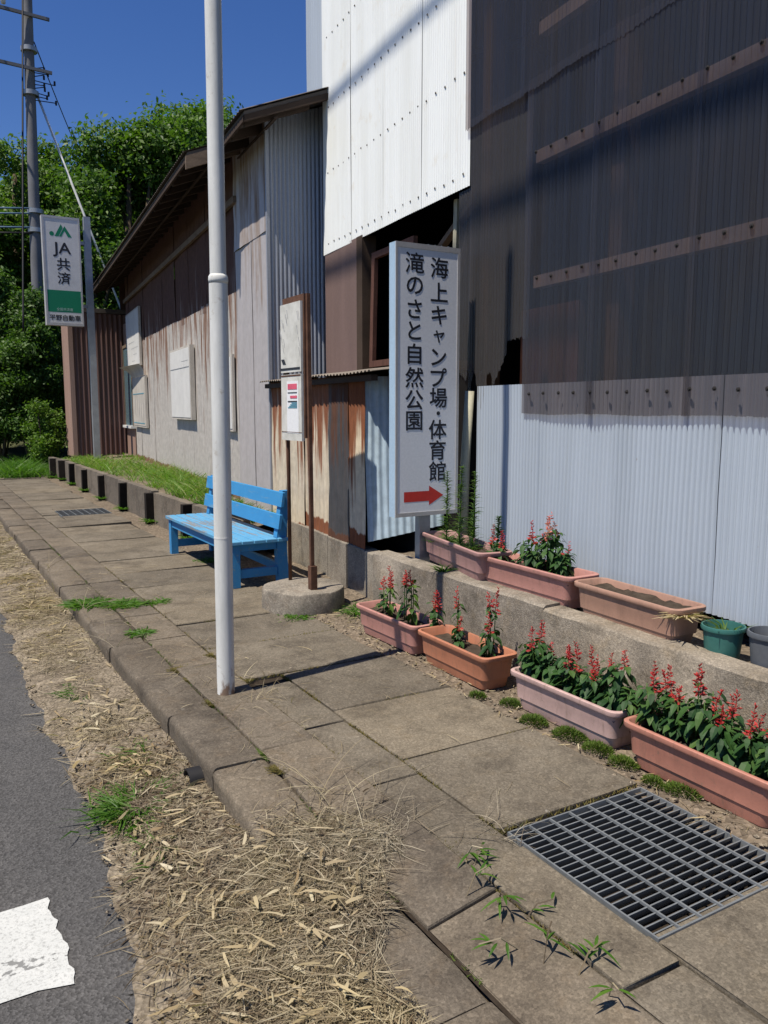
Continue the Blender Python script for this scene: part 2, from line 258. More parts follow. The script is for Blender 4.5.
def strips(base, d, bend, L, w, k=3, prof=None):
    n = len(base); side = unit(np.cross(d, unit(rng.normal(size=(n, 3))*[.5, .5, .3]+[0, 0, 1]))); ts = np.linspace(0, 1, k+1)
    prof = prof if prof is not None else 1-ts**2*.85; V = np.zeros((n, k+1, 2, 3))
    for j, t in enumerate(ts):
        c = base+d*(L*t)[:, None]+bend*(L*t*t)[:, None]
        V[:, j, 0] = c-side*(w*prof[j]/2)[:, None]; V[:, j, 1] = c+side*(w*prof[j]/2)[:, None]
    idx = (np.arange(n)*(k+1)*2)[:, None, None]+(np.arange(k)*2)[None, :, None]+np.array([0, 1, 3, 2])[None, None, :]
    return V.reshape(-1, 3), idx.reshape(-1, 4)
def join_np(parts):
    Vs, Fs, b = [], [], 0
    for V, F in parts: Vs.append(V); Fs.append(F+b); b += len(V)
    return np.concatenate(Vs), np.concatenate(Fs)
def leaves(C, out, L, w, up=.3, spread=.8):
    """diamond leaves: centre, preferred facing direction"""
    n = len(C); nor = unit(out+rng.normal(size=(n, 3))*spread+[0, 0, up]); d = unit(np.cross(nor, rng.normal(size=(n, 3)))); s = np.cross(nor, d)
    L = L*rng.uniform(.6, 1.3, n); w = w*rng.uniform(.7, 1.2, n); a = d*(L/2)[:, None]; b = s*(w/2)[:, None]; lift = nor*(L*.12)[:, None]
    V = np.stack([C-a, C-b*1-a*.1+lift, C+a, C+b-a*.1+lift], 1).reshape(-1, 3); return V, np.arange(n*4).reshape(-1, 4)
# the buildings' own frame: a metres along the wall, o metres off (into the building), z up
AX, AY = .0969615, .9952881
def P(a, o, z): return (AX*a+AY*o, AY*a-AX*o, z)
def sheet(name, mat, a0, a1, z0, z1, off, parent, pitch=.032, amp=.0045, rows=4, wob=.003, fr=P, jag=0, bottom=None, seg=6, dent=0, top=None, round_=False):
    """corrugated sheet standing in a wall: ribs run upright"""
    nc = max(2, int(round(abs(a1-a0)/pitch*seg))); us = np.linspace(0, 1, nc+1); V = []; ph = random.uniform(0, 6.28); ph2 = random.uniform(0, 6)
    lowz = z0+jag*np.array([math.sin(u*7+ph2)*.5+random.uniform(-.5, .5) for u in us]) if jag else np.full(nc+1, z0)
    if bottom is not None: lowz = np.array([bottom(u) for u in us])
    hiz = np.array([top(u) for u in us]) if top is not None else np.full(nc+1, z1)
    for r in range(rows+1):
        t = r/rows
        for c, u in enumerate(us):
            a = a0+(a1-a0)*u; o = off+(amp*(1-2*abs(math.sin(a/pitch*math.pi))**.65) if round_ else amp*math.sin(a/pitch*2*math.pi))+wob*math.sin(a*5+t*6+ph)*math.sin(t*5+ph2)+dent*math.sin(u*math.pi)*math.sin(t*3.1+ph)
            V.append(fr(a, o, lowz[c]+(hiz[c]-lowz[c])*t))
    F = [(r*(nc+1)+c, r*(nc+1)+c+1, (r+1)*(nc+1)+c+1, (r+1)*(nc+1)+c) for r in range(rows) for c in range(nc)]
    return link(name, npmesh(name, V, F), mat, parent, True)
def text_mesh(items, name, mat, parent, thick=.001):
    """items: (string, origin, right, up, size, weight, stretch); flat lettering laid on a sign face"""
    mb = MB()
    for s_, org, rt, up, size, wt, stx in items:
        cu = bpy.data.curves.new('t', 'FONT'); cu.body = s_; cu.size = 1; cu.align_x = 'CENTER'; cu.align_y = 'CENTER'; cu.resolution_u = 3
        ob = bpy.data.objects.new('t', cu); COL.objects.link(ob); dg = bpy.context.evaluated_depsgraph_get(); me = bpy.data.meshes.new_from_object(ob.evaluated_get(dg))
        vs = np.array([v.co[:2] for v in me.vertices]); 
        if len(vs):
            ctr = (vs.min(0)+vs.max(0))/2 if len(s_) == 1 else np.array([(vs[:, 0].min()+vs[:, 0].max())/2, (vs[:, 1].min()+vs[:, 1].max())/2])
            o_, r_, u_ = Vector(org), Vector(rt), Vector(up)
            nrm = r_.cross(u_)
            for q, (dx, dy) in enumerate(((0, 0), (1, 0), (-1, 0), (0, 1), (0, -1), (.7, .7), (-.7, .7), (.7, -.7), (-.7, -.7))):
                mb.add([o_+r_*((x-ctr[0])*stx+dx*wt)*size+u_*(y-ctr[1]+dy*wt)*size+nrm*.00012*q for x, y in vs], [tuple(p.vertices) for p in me.polygons])
        bpy.data.objects.remove(ob); bpy.data.curves.remove(cu); bpy.data.meshes.remove(me)
    return mb.build(name, mat, parent)

# ------------------------------------------------------------------ the setting
def kerb_top(y): return 0 if y > 2.82 else (-.04 if y < 2.2 else -.04*(2.82-y)/.62)
def vnoise(x, y): return math.sin(x*9.1+y*3.3)*.5+math.sin(x*17.7-y*11.9+1.3)*.3+math.sin(x*31+y*27+.4)*.2
def road_edge(y):
    e = np.interp(y, [1, 2, 2.9, 4.4, 7, 10.5, 16, 20], [.36, .41, .50, .45, .50, .62, .72, .8]); return e+.03*vnoise(y*.9, y*.31)
def ground_h(x, y):
    if x < .9:
        e = road_edge(y); t = max(-1, min(1, (x-e)/.18)); return -.15+.022*t+.012*vnoise(x*1.3, y*1.3)*max(0, t)+.035*max(0, (x-.6)/.3)+.055*max(0, min(1, (2.5-y)/.6))*max(0, min(1, (x-.5)/.4))
    k = kerb_top(y)
    if x < 1.12: return k
    if x < 1.36: return k*(1-(x-1.12)/.24)
    return 0.
struct(MB().box(-400, 400, -200, 600, -.5, -.3).build('ground', 'terrain'))
V = [(-7, -12, -.15), (.9, -12, -.15), (.9, 60, -.15), (-7, 60, -.15)]
road = struct(MB().add(V, [(0, 1, 2, 3)]).build('road', 'asphalt'))
def ragged(x0, x1, y0, y1, z, n=22, j=.008):
    pts = [(x0+(x1-x0)*i/n, y0) for i in range(n)]+[(x1, y0+(y1-y0)*i/n) for i in range(n)]+[(x1+(x0-x1)*i/n, y1) for i in range(n)]+[(x0, y1+(y0-y1)*i/n) for i in range(n)]
    return [(x+.012*vnoise(x*4, y*4)+random.uniform(-j, j)*.4, y+.012*vnoise(x*3+5, y*3)+random.uniform(-j, j)*.4, z) for x, y in pts]
vs = ragged(-1.6, .275, 2.09, 2.51, -.146); vs = [(x+.0*y, y-.06*(x-.3)*.6, z) for x, y, z in vs]
MB().add(vs, [tuple(range(len(vs)))]).build('road_marking', 'road_paint', road)
# soil strip between the asphalt and the kerb
xs = np.linspace(.2, .925, 24); ys = np.concatenate([np.linspace(.3, 6, 150), np.linspace(6.1, 22, 120)])
V = [(x, y, ground_h(min(x, .899), y)) for y in ys for x in xs]; nx = len(xs)
struct(link('verge', npmesh('verge', V, [(r*nx+c, r*nx+c+1, (r+1)*nx+c+1, (r+1)*nx+c) for r in range(len(ys)-1) for c in range(nx-1)]), 'dry_soil', None, True))
# kerb stones
kerb = struct(MB().box(.93, 1.1, .2, 19.4, -.28, -.12).build('kerb', 'dark_soil'))
ky = [.2, .78, 1.38, 1.79, 2.2]+[2.82+.61*i for i in range(28)]
for i in range(len(ky)-1):
    y0, y1 = ky[i]+.004, ky[i+1]-.004; mb = MB(); j = [random.uniform(-.006, .006) for _ in range(3)]
    za, zb = kerb_top(y0), kerb_top(y1)
    prof = [(.9, -.29), (.896, -.04), (.898, -.016), (.904, -.006), (.914, -.001), (1.1, .0), (1.112, -.006), (1.115, -.03), (1.115, -.29)]
    ns = 5; rings = []
    for s_ in range(ns+1):
        t = s_/ns; e = (.004 if s_ in (0, ns) else 0); y = y0+(y1-y0)*t; z = za+(zb-za)*t+j[0]
        rings.append([(x+j[1]+random.uniform(-.0025, .0025)+e*(1 if x < 1 else -1), y, zz+(z if zz > -.2 else 0)-e*(zz > -.04)+random.uniform(-.0015, .0015)) for x, zz in prof])
    mb.loft(rings); mb.build('kerb_stone', 'kerb', kerb, True, True)
# sidewalk: recessed bed, edge strip, slabs
GR = [(1.28, 1.89), (10.72, 11.32)]
sw = MB()
def bed(x0, x1, y0, y1, z=-.02): sw.add([(x0, y0, z), (x1, y0, z), (x1, y1, z), (x0, y1, z)], [(0, 1, 2, 3)])
bed(1.11, 1.365, .2, 19.6, -.05); bed(1.36, 1.575, .2, 1.9, -.022); bed(1.575, 2.2, .2, GR[0][0]); bed(1.575, 2.2, GR[0][1], GR[1][0]); bed(1.575, 2.2, GR[1][1], 19.6); bed(1.36, 1.575, 1.9, 19.6)
walk = struct(sw.build('sidewalk', 'dark_soil'))
def slab(x0, x1, y0, y1, mat='slab', zf=None, t=.10, b=.008, name='paving_slab'):
    mb = MB().box(x0, x1, y0, y1, -t, 0, None, b); tx, ty, dz = random.gauss(0, .004), random.gauss(0, .005), random.gauss(0, .003); out = []
    for x, y, z in mb.v:
        zz = z+dz+tx*(x-x0)+ty*(y-y0)
        if zf: zz += zf(x, y)
        out.append((x+random.uniform(-.003, .003), y+random.uniform(-.003, .003), zz))
    mb.v = out; return mb.build(name, mat, walk)
yy = [1.92+.6*i for i in range(-3, 30)]
for i in range(len(yy)-1):
    y0, y1 = yy[i]+.006, yy[i+1]-.006
    if y1 > 19.6: break
    slab(1.122, 1.358, y0-.252, y1-.246, 'kerb', lambda x, y: kerb_top(y)*(1-(min(max(x, 1.12), 1.36)-1.12)/.24), .13, name='edge_slab')
    if y0 < 3.7: slab(1.364, 1.560, y0-.123, y1-.117, 'slab', None, .1, .006, name='edge_slab')
    x0 = 1.57 if y0 < 3.7 else 1.367
    if abs(y0-1.32) < .05: continue
    hit = [g for g in GR if y0 < g[1]-.02 and y1 > g[0]+.02]
    if hit and y0 > 5:
        g = hit[0]
        if x0 < 1.5: slab(x0, 1.56, y0, y1)
        if y0 < g[0]-.05: slab(1.57, 2.19, y0, g[0]-.01)
        if y1 > g[1]+.05: slab(1.57, 2.19, g[1]+.01, y1)
        continue
    slab(x0, 2.19+random.uniform(-.02, .03), y0, y1)
# gravelly strip between slabs and wall, ledge and bank soil
def bumpy(name, x0, x1, y0, y1, zf, mat, step=.05, amp=.008):
    xs = np.arange(x0, x1+.001, step); ys = np.arange(y0, y1+.001, step); nx = len(xs)
    V = [(x, y, zf(x, y)+amp*vnoise(x*2, y*2)+random.uniform(-.2, .2)*amp) for y in ys for x in xs]
    return struct(link(name, npmesh(name, V, [(r*nx+c, r*nx+c+1, (r+1)*nx+c+1, (r+1)*nx+c) for r in range(len(ys)-1) for c in range(nx-1)]), mat, None, True))
bumpy('gravel_strip', 2.15, 2.85, .2, 8, lambda x, y: -.006-.012*(x < 2.2)+.03*max(0, x-2.45), 'soil')
bumpy('far_path', 1.1, 3.4, 8, 21, lambda x, y: -.03, 'soil', .15)
bumpy('planting_ledge', 2.70, 3.45, .6, 4.75, lambda x, y: .345, 'soil', .05, .012)
bumpy('grass_bank', 2.55, 4.6, 6.75, 17.8, lambda x, y: .30+.05*(x-2.5), 'soil', .1, .015)
bumpy('hillside', 1.0, 40, 18.5, 60, lambda x, y: -.05+.09*max(0, y-20)+.05*max(0, x-3), 'terrain', 1, .2)
struct(MB().box(4.5, 40, -3, 18.4, -.28, .2).build('yard', 'terrain'))

# gratings: pit, frame, bearing bars, cross rods
def grating(y0, y1, label, x0=1.572, x1=2.185):
    g = thing('drain_grating', ((x0+x1)/2, (y0+y1)/2, -.03), label, 'grating', 'steel gratings in the sidewalk')
    w = .008
    MB().box(x0, x1, y0, y0+.006, -.035, .004).box(x0, x1, y1-.006, y1, -.035, .004).box(x0, x0+.006, y0+.006, y1-.006, -.035, .004).box(x1-.006, x1, y0+.006, y1-.006, -.035, .004).build('frame', 'steel', g)
    n = 21
    me = None
    for i in range(1, n):
        y = y0+(y1-y0)*i/n; m = MB().box(x0+.006, x1-.006, y-.0024, y+.0024, -.034, .001)
        # leaning bearing bar
        m.v = [(x, yy_+(.013 if z < -.01 else -.004), z) for x, yy_, z in m.v]; m.build('bearing_bar', 'steel', g)
    for i in range(1, 7):
        x = x0+(x1-x0)*i/7; MB().box(x-.003, x+.003, y0+.006, y1-.006, -.003, .0055).build('cross_rod', 'steel', g)
    return g
for (y0, y1), lb in zip(GR, ('large steel drain grating beside the salmon planter in the foreground', 'small-looking distant steel grating far down the sidewalk')):
    grating(y0, y1, lb)
    m = MB(); m.box(1.571, 2.187, y0, y1, -.27, -.25).box(1.563, 1.571, y0, y1, -.27, -.025).box(2.187, 2.195, y0, y1, -.27, -.025).box(1.571, 2.187, y0-.008, y0, -.27, -.025).box(1.571, 2.187, y1, y1+.008, -.27, -.025)
    m.build('drain_pit', 'dark_soil', walk)
slab(1.57, 2.19, .73, 1.272)

# retaining wall by the planters
rw = thing('retaining_wall', (2.67, 2.6, 0), 'low grey concrete retaining wall behind the lower row of planters', 'wall')
wy = [.5, 1.15, 2.90, 4.62]; wx = [2.60, 2.612, 2.615, 2.625]
for i in range(3):
    y0, y1 = wy[i]+.004, wy[i+1]-.004; x0, x1 = wx[i], wx[i+1]; xo = .012 if i == 1 else 0
    nseg = 14; rings = []
    for k in range(nseg+1):
        t = k/nseg; y = y0+(y1-y0)*t; x = x0+(x1-x0)*t-xo; h = .388+.012*(i != 1)+random.uniform(-.004, .004); r_ = random.uniform(-.003, .003)
        rings.append([(x+r_, y, -.2), (x+r_, y, h-.012), (x+.012, y, h), (x+.12, y, h+.002), (x+.13, y, h-.012), (x+.13, y, -.2)])
    MB().loft(rings).build('wall_section', 'wall_concrete', rw, True, True)
# footing of concrete panels under the rusty lean-to
ft = thing('concrete_footing', P(6.2, 2.27, 0), 'concrete panel footing under the rusty sheet wall behind the bus stop', 'wall')
fa = [4.93, 5.24, 5.56, 5.96, 6.6, 7.25, 7.9]
for i in range(len(fa)-1):
    MB().box(fa[i]+.006, fa[i+1]-.006, 2.26+random.uniform(0, .012), 2.38, -.2, .335+random.uniform(-.008, .008), lambda a, o, z: P(a, o, z), .008).build('concrete_panel', 'footing', ft)
MB().box(4.93, 7.9, 2.29, 2.36, -.2, .31, P).build('joint_filling', 'dark_soil', ft)
# bank wall; its near-black posts carry shade in their colour
bw = thing('bank_wall', (2.5, 11.5, 0), 'long low concrete panel wall with shade-coloured dark posts below the grass bank', 'wall')
sl = [6.75, 8.26, 9.72, 11.13, 12.6, 14.0, 15.3, 16.4, 17.1, 17.7]
def bx_(y): return float(np.interp(y, [6.7, 9.8, 14, 16.3, 17.7], [2.50, 2.46, 2.47, 2.50, 2.38]))
for i in range(len(sl)-1):
    y0, y1 = sl[i]+.05, sl[i+1]-.05; a, b = bx_(y0), bx_(y1); h = .355+random.uniform(-.01, .012)
    m = MB().box(0, 1, 0, 1, -.15, h, None, .008); m.v = [((a+(b-a)*y)+(x*.09), y0+(y1-y0)*y, z) for x, y, z in m.v]; m.build('concrete_panel', 'bank_concrete', bw)
for i in range(1, len(sl)-1):
    y = sl[i]; x = bx_(y); MB().box(x-.075-random.uniform(0, .03), x+.085, y-.045, y+.045, -.1, .352+random.uniform(-.02, .015), lambda a, b, c, q=random.uniform(-.12, .12): (a, b+q*(c-.1), c)).build('post', 'shade_black_wood', bw)

# ------------------------------------------------------------------ main building
MO = 2.764
mainb = thing('sheet_metal_warehouse', P(4.3, MO, .35), 'tall warehouse clad in white, smoked and pale blue corrugated sheets', 'building')
wa = [4.66, 5.33, 5.98, 6.63, 7.285]
for i in range(4): sheet('white_sheet', 'white_sheet', wa[i]-.012, wa[i+1]+.012, 2.78, 6.4, MO-.002*(i % 2)-.004, mainb, .032, .0026, 10, .003)
def bolts(name, rows, mat, a0, a1, step, off, r_=.009, h=.007, par=mainb, phase=0):
    m = MB()
    for z in rows:
        a = a0+phase
        while a < a1:
            c = Vector(P(a, off, z+random.uniform(-.006, .006))); nrm = Vector(P(0, -1, 0)); t = Vector(P(1, 0, 0)); u = Vector((0, 0, 1))
            m.loft([[c+nrm*hh+(t*math.cos(q)+u*math.sin(q))*rr for q in [k*math.pi/3 for k in range(6)]] for hh, rr in ((0, r_*1.5), (h*.35, r_*1.5), (h*.4, r_), (h, r_*.8))]); a += step*random.uniform(.93, 1.07)
    return tag(m.build(name, mat, par), kind='stuff')
bolts('sheet_bolts', [2.865, 3.49, 4.05, 4.65, 5.25], 'bolt_metal', 4.72, 7.25, .128, MO-.0085, .0055, .005)
# left return and the set-back white wall above the barn roof
R90 = lambda a0: (lambda a, o, z: P(a0+o, a, z))
sheet('return_sheet', 'white_sheet', MO+.01, 2.93, 2.78, 6.4, 0, mainb, fr=R90(7.285))
sheet('set_back_sheet', 'blue_white_sheet', 7.29, 8.2, 3.6, 6.4, 2.93, mainb, .064, .006)  # bluish sheet colour stands in for shade on this white wall
# smoked sheets: upper row over lower row
ua = [4.67, 4.04, 3.40, 2.74, 2.1, 1.45, .8]
for i in range(len(ua)-1):
    sheet('upper_smoked_sheet', 'smoked_sheet', ua[i+1]-.03, ua[i], 3.12, 6.4, MO-.026-.005*(i % 2), mainb, amp=.006, jag=.012, round_=True, seg=8)
la = [3.985, 3.40, 2.73, 2.07, 1.42, .8]
for i in range(len(la)-1):
    sheet('lower_smoked_sheet', 'smoked_sheet', la[i+1]-.035, la[i], 1.325, 3.18, MO-.016-.005*(i % 2), mainb, amp=.006, jag=.006, round_=True, seg=8)
def brk(u): return (1.77 if u < .32 else 1.70-.9*(u-.32) if u < .55 else 1.47+.12*math.sin(u*23))+random.uniform(-.012, .012)
sheet('torn_smoked_sheet', 'grimy_smoked_sheet', 3.97, 4.645, 1.7, 3.18, MO+.004, mainb, bottom=brk)
sheet('torn_smoked_sheet', 'grimy_smoked_sheet', 4.60, 4.80, 1.58, 2.77, MO+.012, mainb, jag=.05)
bolts('smoked_sheet_bolts', [2.085, 2.775, 3.46, 1.44], 'dark_bolt', .9, 3.95, .135, MO-.023, .007, .010)
ba = [4.52, 3.86, 3.2, 2.54, 1.88, 1.2, .8]
for i in range(len(ba)-1):
    sheet('pale_blue_sheet', 'blue_white_sheet', ba[i+1]-.02, ba[i], .44, 1.50, MO+.006+.004*(i % 2), mainb, amp=.009, seg=12, round_=True, dent=.006, jag=.004, bottom=(lambda u, b=ba[i], c=ba[i+1]: .455+.0*u))
for z in (2.08, 2.77, 3.45, 4.15, 4.85):
    for a0, a1 in ((.8, 2.3), (2.31, 3.95)): MB().box(a0, a1, MO+.018, MO+.07, z-.034, z+.034, P).build('purlin', 'purlin_wood', mainb)
MB().box(.8, 7.2, MO+.035, MO+.09, 1.36, 1.45, P).build('girt', 'dark_wood', mainb)
for a in (4.60, 3.35, 2.0): MB().box(a-.05, a+.05, MO+.09, MO+.19, .3, 6.3, P).build('stud', 'dark_wood', mainb)
# dark interior shell, roof, far sides
shell = MB(); shell.box(.7, 7.25, 5.2, 5.25, .2, 6.35, P); shell.box(.7, 7.25, MO+.02, 5.2, 6.38, 6.45, P); shell.box(.66, .7, MO+.0, 5.2, .2, 6.4, P); shell.box(7.24, 7.27, MO+.25, 5.2, .2, 6.4, P); shell.box(.7, 7.25, MO+.06, 5.2, .3, .34, P)
shell.build('inner_shell', 'dark_inside', mainb)
MB().box(3.95, 4.55, MO+.35, MO+.40, .35, 2.0, P).build('inner_board', 'red_wood', mainb)
MB().box(.7, 8.3, MO-.06, 5.3, 6.46, 6.55, P).build('roof', 'roof_metal', mainb)
# window bay left of the sign: brown sheet, timber frame, sash hanging askew
sheet('brown_sheet', 'brown_sheet', 6.50, 7.275, 1.63, 2.80, MO-.004, mainb, .032, .003)
sheet('under_sheet', 'dark_inside', 4.5, 7.27, .3, 1.6, MO+.03, mainb)
win = MB().box(6.38, 6.5, MO-.01, MO+.12, 1.64, 2.8, P).build('window_frame', 'dark_wood', mainb)
MB().box(4.78, 6.38, MO-.012, MO+.12, 1.62, 1.68, P).build('window_sill', 'old_wood', mainb)
sash = MB(); q = lambda a, o, z: P(a-.10*(z-1.7)*.6, o, z)
sash.box(6.20, 6.26, MO+.0, MO+.035, 1.70, 2.62, q).box(5.55, 6.20, MO+.0, MO+.035, 1.70, 1.75, q).box(5.55, 6.2, MO+.0, MO+.035, 2.57, 2.62, q).box(5.5, 5.55, MO+.0, MO+.035, 1.70, 2.62, q)
sash.build('window_sash', 'red_wood', mainb)
MB().bar(P(5.6, MO+.25, 2.5), P(4.75, MO+.1, 2.72), .05, .04).bar(P(5.3, MO+.3, 2.3), P(4.9, MO+.2, 2.78), .035, .035).build('broken_lath', 'old_wood', mainb)
MB().bar(P(5.05, MO+.12, 1.7), P(4.98, MO+.1, 2.78), .03, .04).build('broken_lath', 'pale_wood', mainb)
MB().tube([P(4.60, MO-.05, .36), P(4.585, MO-.045, 1.0), P(4.565, MO-.03, 1.47)], [.034, .032, .03], 8).build('corner_post', 'pale_wood', mainb, True)

# ------------------------------------------------------------------ low lean-to with rusty sheets
BO = 2.291
lean = thing('rusty_lean_to', P(6.3, BO, .33), 'low lean-to faced with streaked rusty cream sheets behind the bus stop', 'shed')
ra = [7.52, 7.08, 6.56, 5.96, 5.56, 5.25]
for i, (mt, am, pt) in enumerate((('rusty_cream_sheet', .004, .12), ('rusty_cream_sheet', .004, .15), ('rusty_brown_sheet', .005, .10), ('black_sheet', .004, .032), ('rusty_brown_sheet', .004, .032))):
    sheet('rusty_sheet', mt, ra[i+1]-.01, ra[i]+.008, .335, 1.60, BO-.006*(i % 2)-.004, lean, pt, am, 6, .008, jag=.015)
# blue sheet turning the corner; its foot is bent
def fr_blue(a, o, z):      # a runs 0..1 from the rusty corner towards the warehouse wall
    x0, y0, _ = P(5.25, BO-.005, 0); x1, y1, _ = P(4.92, 2.74, 0); d = Vector((x1-x0, y1-y0, 0)); L = d.length; d /= L; nn = Vector((-d.y, d.x, 0))
    flare = .10*max(0, (1.0-z))*(1-a/L*.4); return (x0+d.x*a+nn.x*(o)-.0*flare-d.y*0, y0+d.y*a+nn.y*o-flare*.6, z)
sheet('blue_sheet', 'blue_rust_sheet', 0, .56, .42, 1.58, 0, lean, .055, .009, 8, .006, fr=fr_blue, bottom=lambda u: .40+.14*u)
lr = sheet('lean_to_roof', 'ledge_sheet', 4.9, 7.53, 0, 1, 0, lean, .064, .007, 3, .004, fr=lambda a, o, z: P(a, BO-.11+z*(2.76-BO+.11), 1.605+.075*z+o))
MB().box(5.0, 7.5, BO-.07, BO-.02, 1.545, 1.585, P).build('roof_batten', 'dark_wood', lean)
MB().box(4.95, 7.5, BO+.30, BO+.32, .2, 1.55, P).build('back_lining', 'dark_inside', lean)

# ------------------------------------------------------------------ the long barn
barn = thing('long_barn', P(12, 3.6, .3), 'long low barn with patched grey sheet walls and dark overhanging eaves', 'barn')
CA = 7.53
sheet('smooth_sheet', 'barn_smooth_sheet', CA, 8.12, .3, 3.08, BO-.002, barn, .3, .002, 6, .004)
sheet('smooth_sheet', 'barn_smooth_sheet', 8.1, 8.75, .3, 3.02, BO-.006, barn, .3, .003, 6, .004)
sheet('smooth_sheet', 'barn_smooth_sheet', CA, 8.75, 3.02, 4.1, BO-.014, barn, .3, .002, 4, .008)
a = 8.72; i = 0
while a < 17.4:
    w_ = random.choice((.76, .82, .9)); sheet('grey_wall_sheet', 'barn_sheet', a, min(a+w_+.02, 17.6), .3, 2.62+random.uniform(-.04, .03), BO-.003*(i % 2)-.002, barn, .076, .004, 4, .005)
    a += w_; i += 1
a = 8.72; i = 0
while a < 17.4:
    w_ = random.uniform(.42, .6); sheet('upper_wall_sheet', 'barn_upper_sheet', a, min(a+w_+.015, 17.7), 2.55+random.uniform(-.03, .03), 4.15, BO+.012-.008*(i % 2), barn, .076, .007, 3, .008)
    a += w_; i += 1
MB().box(8.6, 17.7, BO-.05, BO-.012, 3.50, 3.57, P).build('wall_batten', 'old_wood', barn)
PIT = .385
def roof_fr(e_off, e_z): return lambda a, o, z: P(a, o, e_z+(o-e_off)*PIT+z)
for nm, a0, a1, eo, ez in (('roof', 8.42, 18.7, 1.74, 3.86), ('porch_roof', 7.16, 8.44, 1.98, 3.885)):
    f = roof_fr(eo, ez); rf = MB().box(a0, a1, eo, 4.9, 0, .03, f).build(nm, 'roof_metal', barn)
    sheet('roof_sheet', 'roof_metal', a0-.02, a1+.02, 0, 1, 0, barn, .076, .008, 1, 0, fr=lambda a, o, z, f=f, eo=eo: f(a, eo-.04+z*(4.95-eo), .045+o), seg=4)
    MB().box(a0, a1, eo-.012, eo+.02, -.055, -.004, f).build('eave_board', 'dark_wood', barn)
    a = a0+.05
    while a < a1:
        MB().box(a, a+.05, eo+.02, 2.6, -.085, -.003, f).build('rafter', 'dark_wood', barn); a += .42
    MB().box(a0, a1, eo+.27, eo+.31, -.10, -.086, f).build('purlin', 'dark_wood', barn)
f = roof_fr(1.98, 3.885); MB().box(7.15, 7.185, 1.98, 4.9, -.06, -.004, f).build('verge_board', 'dark_wood', barn)
f = roof_fr(1.74, 3.86); MB().box(8.40, 8.43, 1.72, 2.3, -.13, -.004, f).build('roof_end_board', 'old_wood', barn)
MB().box(7.16, 18.7, 4.9, 5.0, 0, .1, roof_fr(1.74, 3.86)).build('ridge', 'roof_metal', barn)
f = lambda a, o, z: P(a, o, z)
MB().add([P(7.16, 4.9, 5.05), P(18.7, 4.9, 5.05), P(18.7, 8, 3.9), P(7.16, 8, 3.9)], [(0, 1, 2, 3)]).build('back_roof', 'roof_metal', barn)
MB().box(CA, 18.6, 7.7, 7.75, .2, 4.0, P).box(18.55, 18.6, BO, 7.7, .2, 4.2, P).build('back_wall', 'barn_upper_sheet', barn)
sheet('gable_sheet', 'grey_sheet', BO-.004, 3.02, 1.55, 4, 0, barn, .042, .0075, 5, .005, round_=True, seg=10, fr=R90(CA-.004), top=lambda u: 3.885+(BO-1.98+u*.73)*PIT-.02)
sheet('gable_sheet', 'grey_sheet', 3.0, 4.9, 1.0, 4, 0, barn, .040, .007, 3, .005, fr=R90(CA+.004), top=lambda u: 3.885+(3.0-1.98+u*1.9)*PIT-.02)
MB().box(CA-.02, CA+.012, BO-.02, BO+.01, .3, 3.98, P).build('corner_trim', 'grey_sheet', barn)
# window at the barn's far end
wnd = MB().box(16.85, 18.0, BO-.045, BO-.02, 1.0, 2.62, P).build('window', 'teal_pane', barn)
MB().box(16.80, 16.86, BO-.06, BO-.01, .95, 2.66, P).box(17.98, 18.04, BO-.06, BO-.01, .95, 2.66, P).box(16.86, 17.98, BO-.06, BO-.01, 2.6, 2.66, P).build('frame', 'old_wood', wnd)
MB().box(16.78, 18.06, BO-.11, BO-.01, .95, 1.0, P).build('sill', 'white_board', wnd)
MB().box(16.8, 18.0, BO-.03, BO-.015, .3, .95, P).build('lower_panel', 'annex_corner', barn)
MB().box(16.8, 18.0, BO-.03, BO-.015, 2.67, 3.1, P).build('upper_panel', 'annex_corner', barn)
# annex at the far end
anx = thing('brown_annex', (3.5, 18.4, .28), 'small brown corrugated annex at the far end of the barn', 'shed')
IDY = lambda y: (lambda a, o, z: (a, y+o, z)); IDX = lambda x: (lambda a, o, z: (x+o, a, z))
for x0, x1 in ((2.93, 3.45), (3.44, 4.1)): sheet('annex_sheet', 'annex_sheet', x0, x1, .34, 3.32, 0, anx, .10, .014, 3, .004, fr=IDY(17.8))
sheet('side_sheet', 'annex_corner', 17.8, 18.75, .34, 3.3, 0, anx, .10, .012, 3, .004, fr=IDX(2.93))  # paler colour carries the sunlight on this side
MB().box(2.90, 2.99, 17.775, 17.83, .34, 3.32).build('corner_board', 'annex_corner', anx)
MB().box(2.88, 4.2, 17.76, 18.8, 3.33, 3.42).build('roof', 'roof_metal', anx)
MB().box(2.95, 4.2, 17.82, 18.7, .1, .33).build('foundation', 'dark_wood', anx)
MB().box(4.15, 4.2, 17.82, 18.7, .3, 3.3).box(2.95, 4.15, 18.65, 18.7, .3, 3.3).build('back_wall', 'dark_wood', anx)

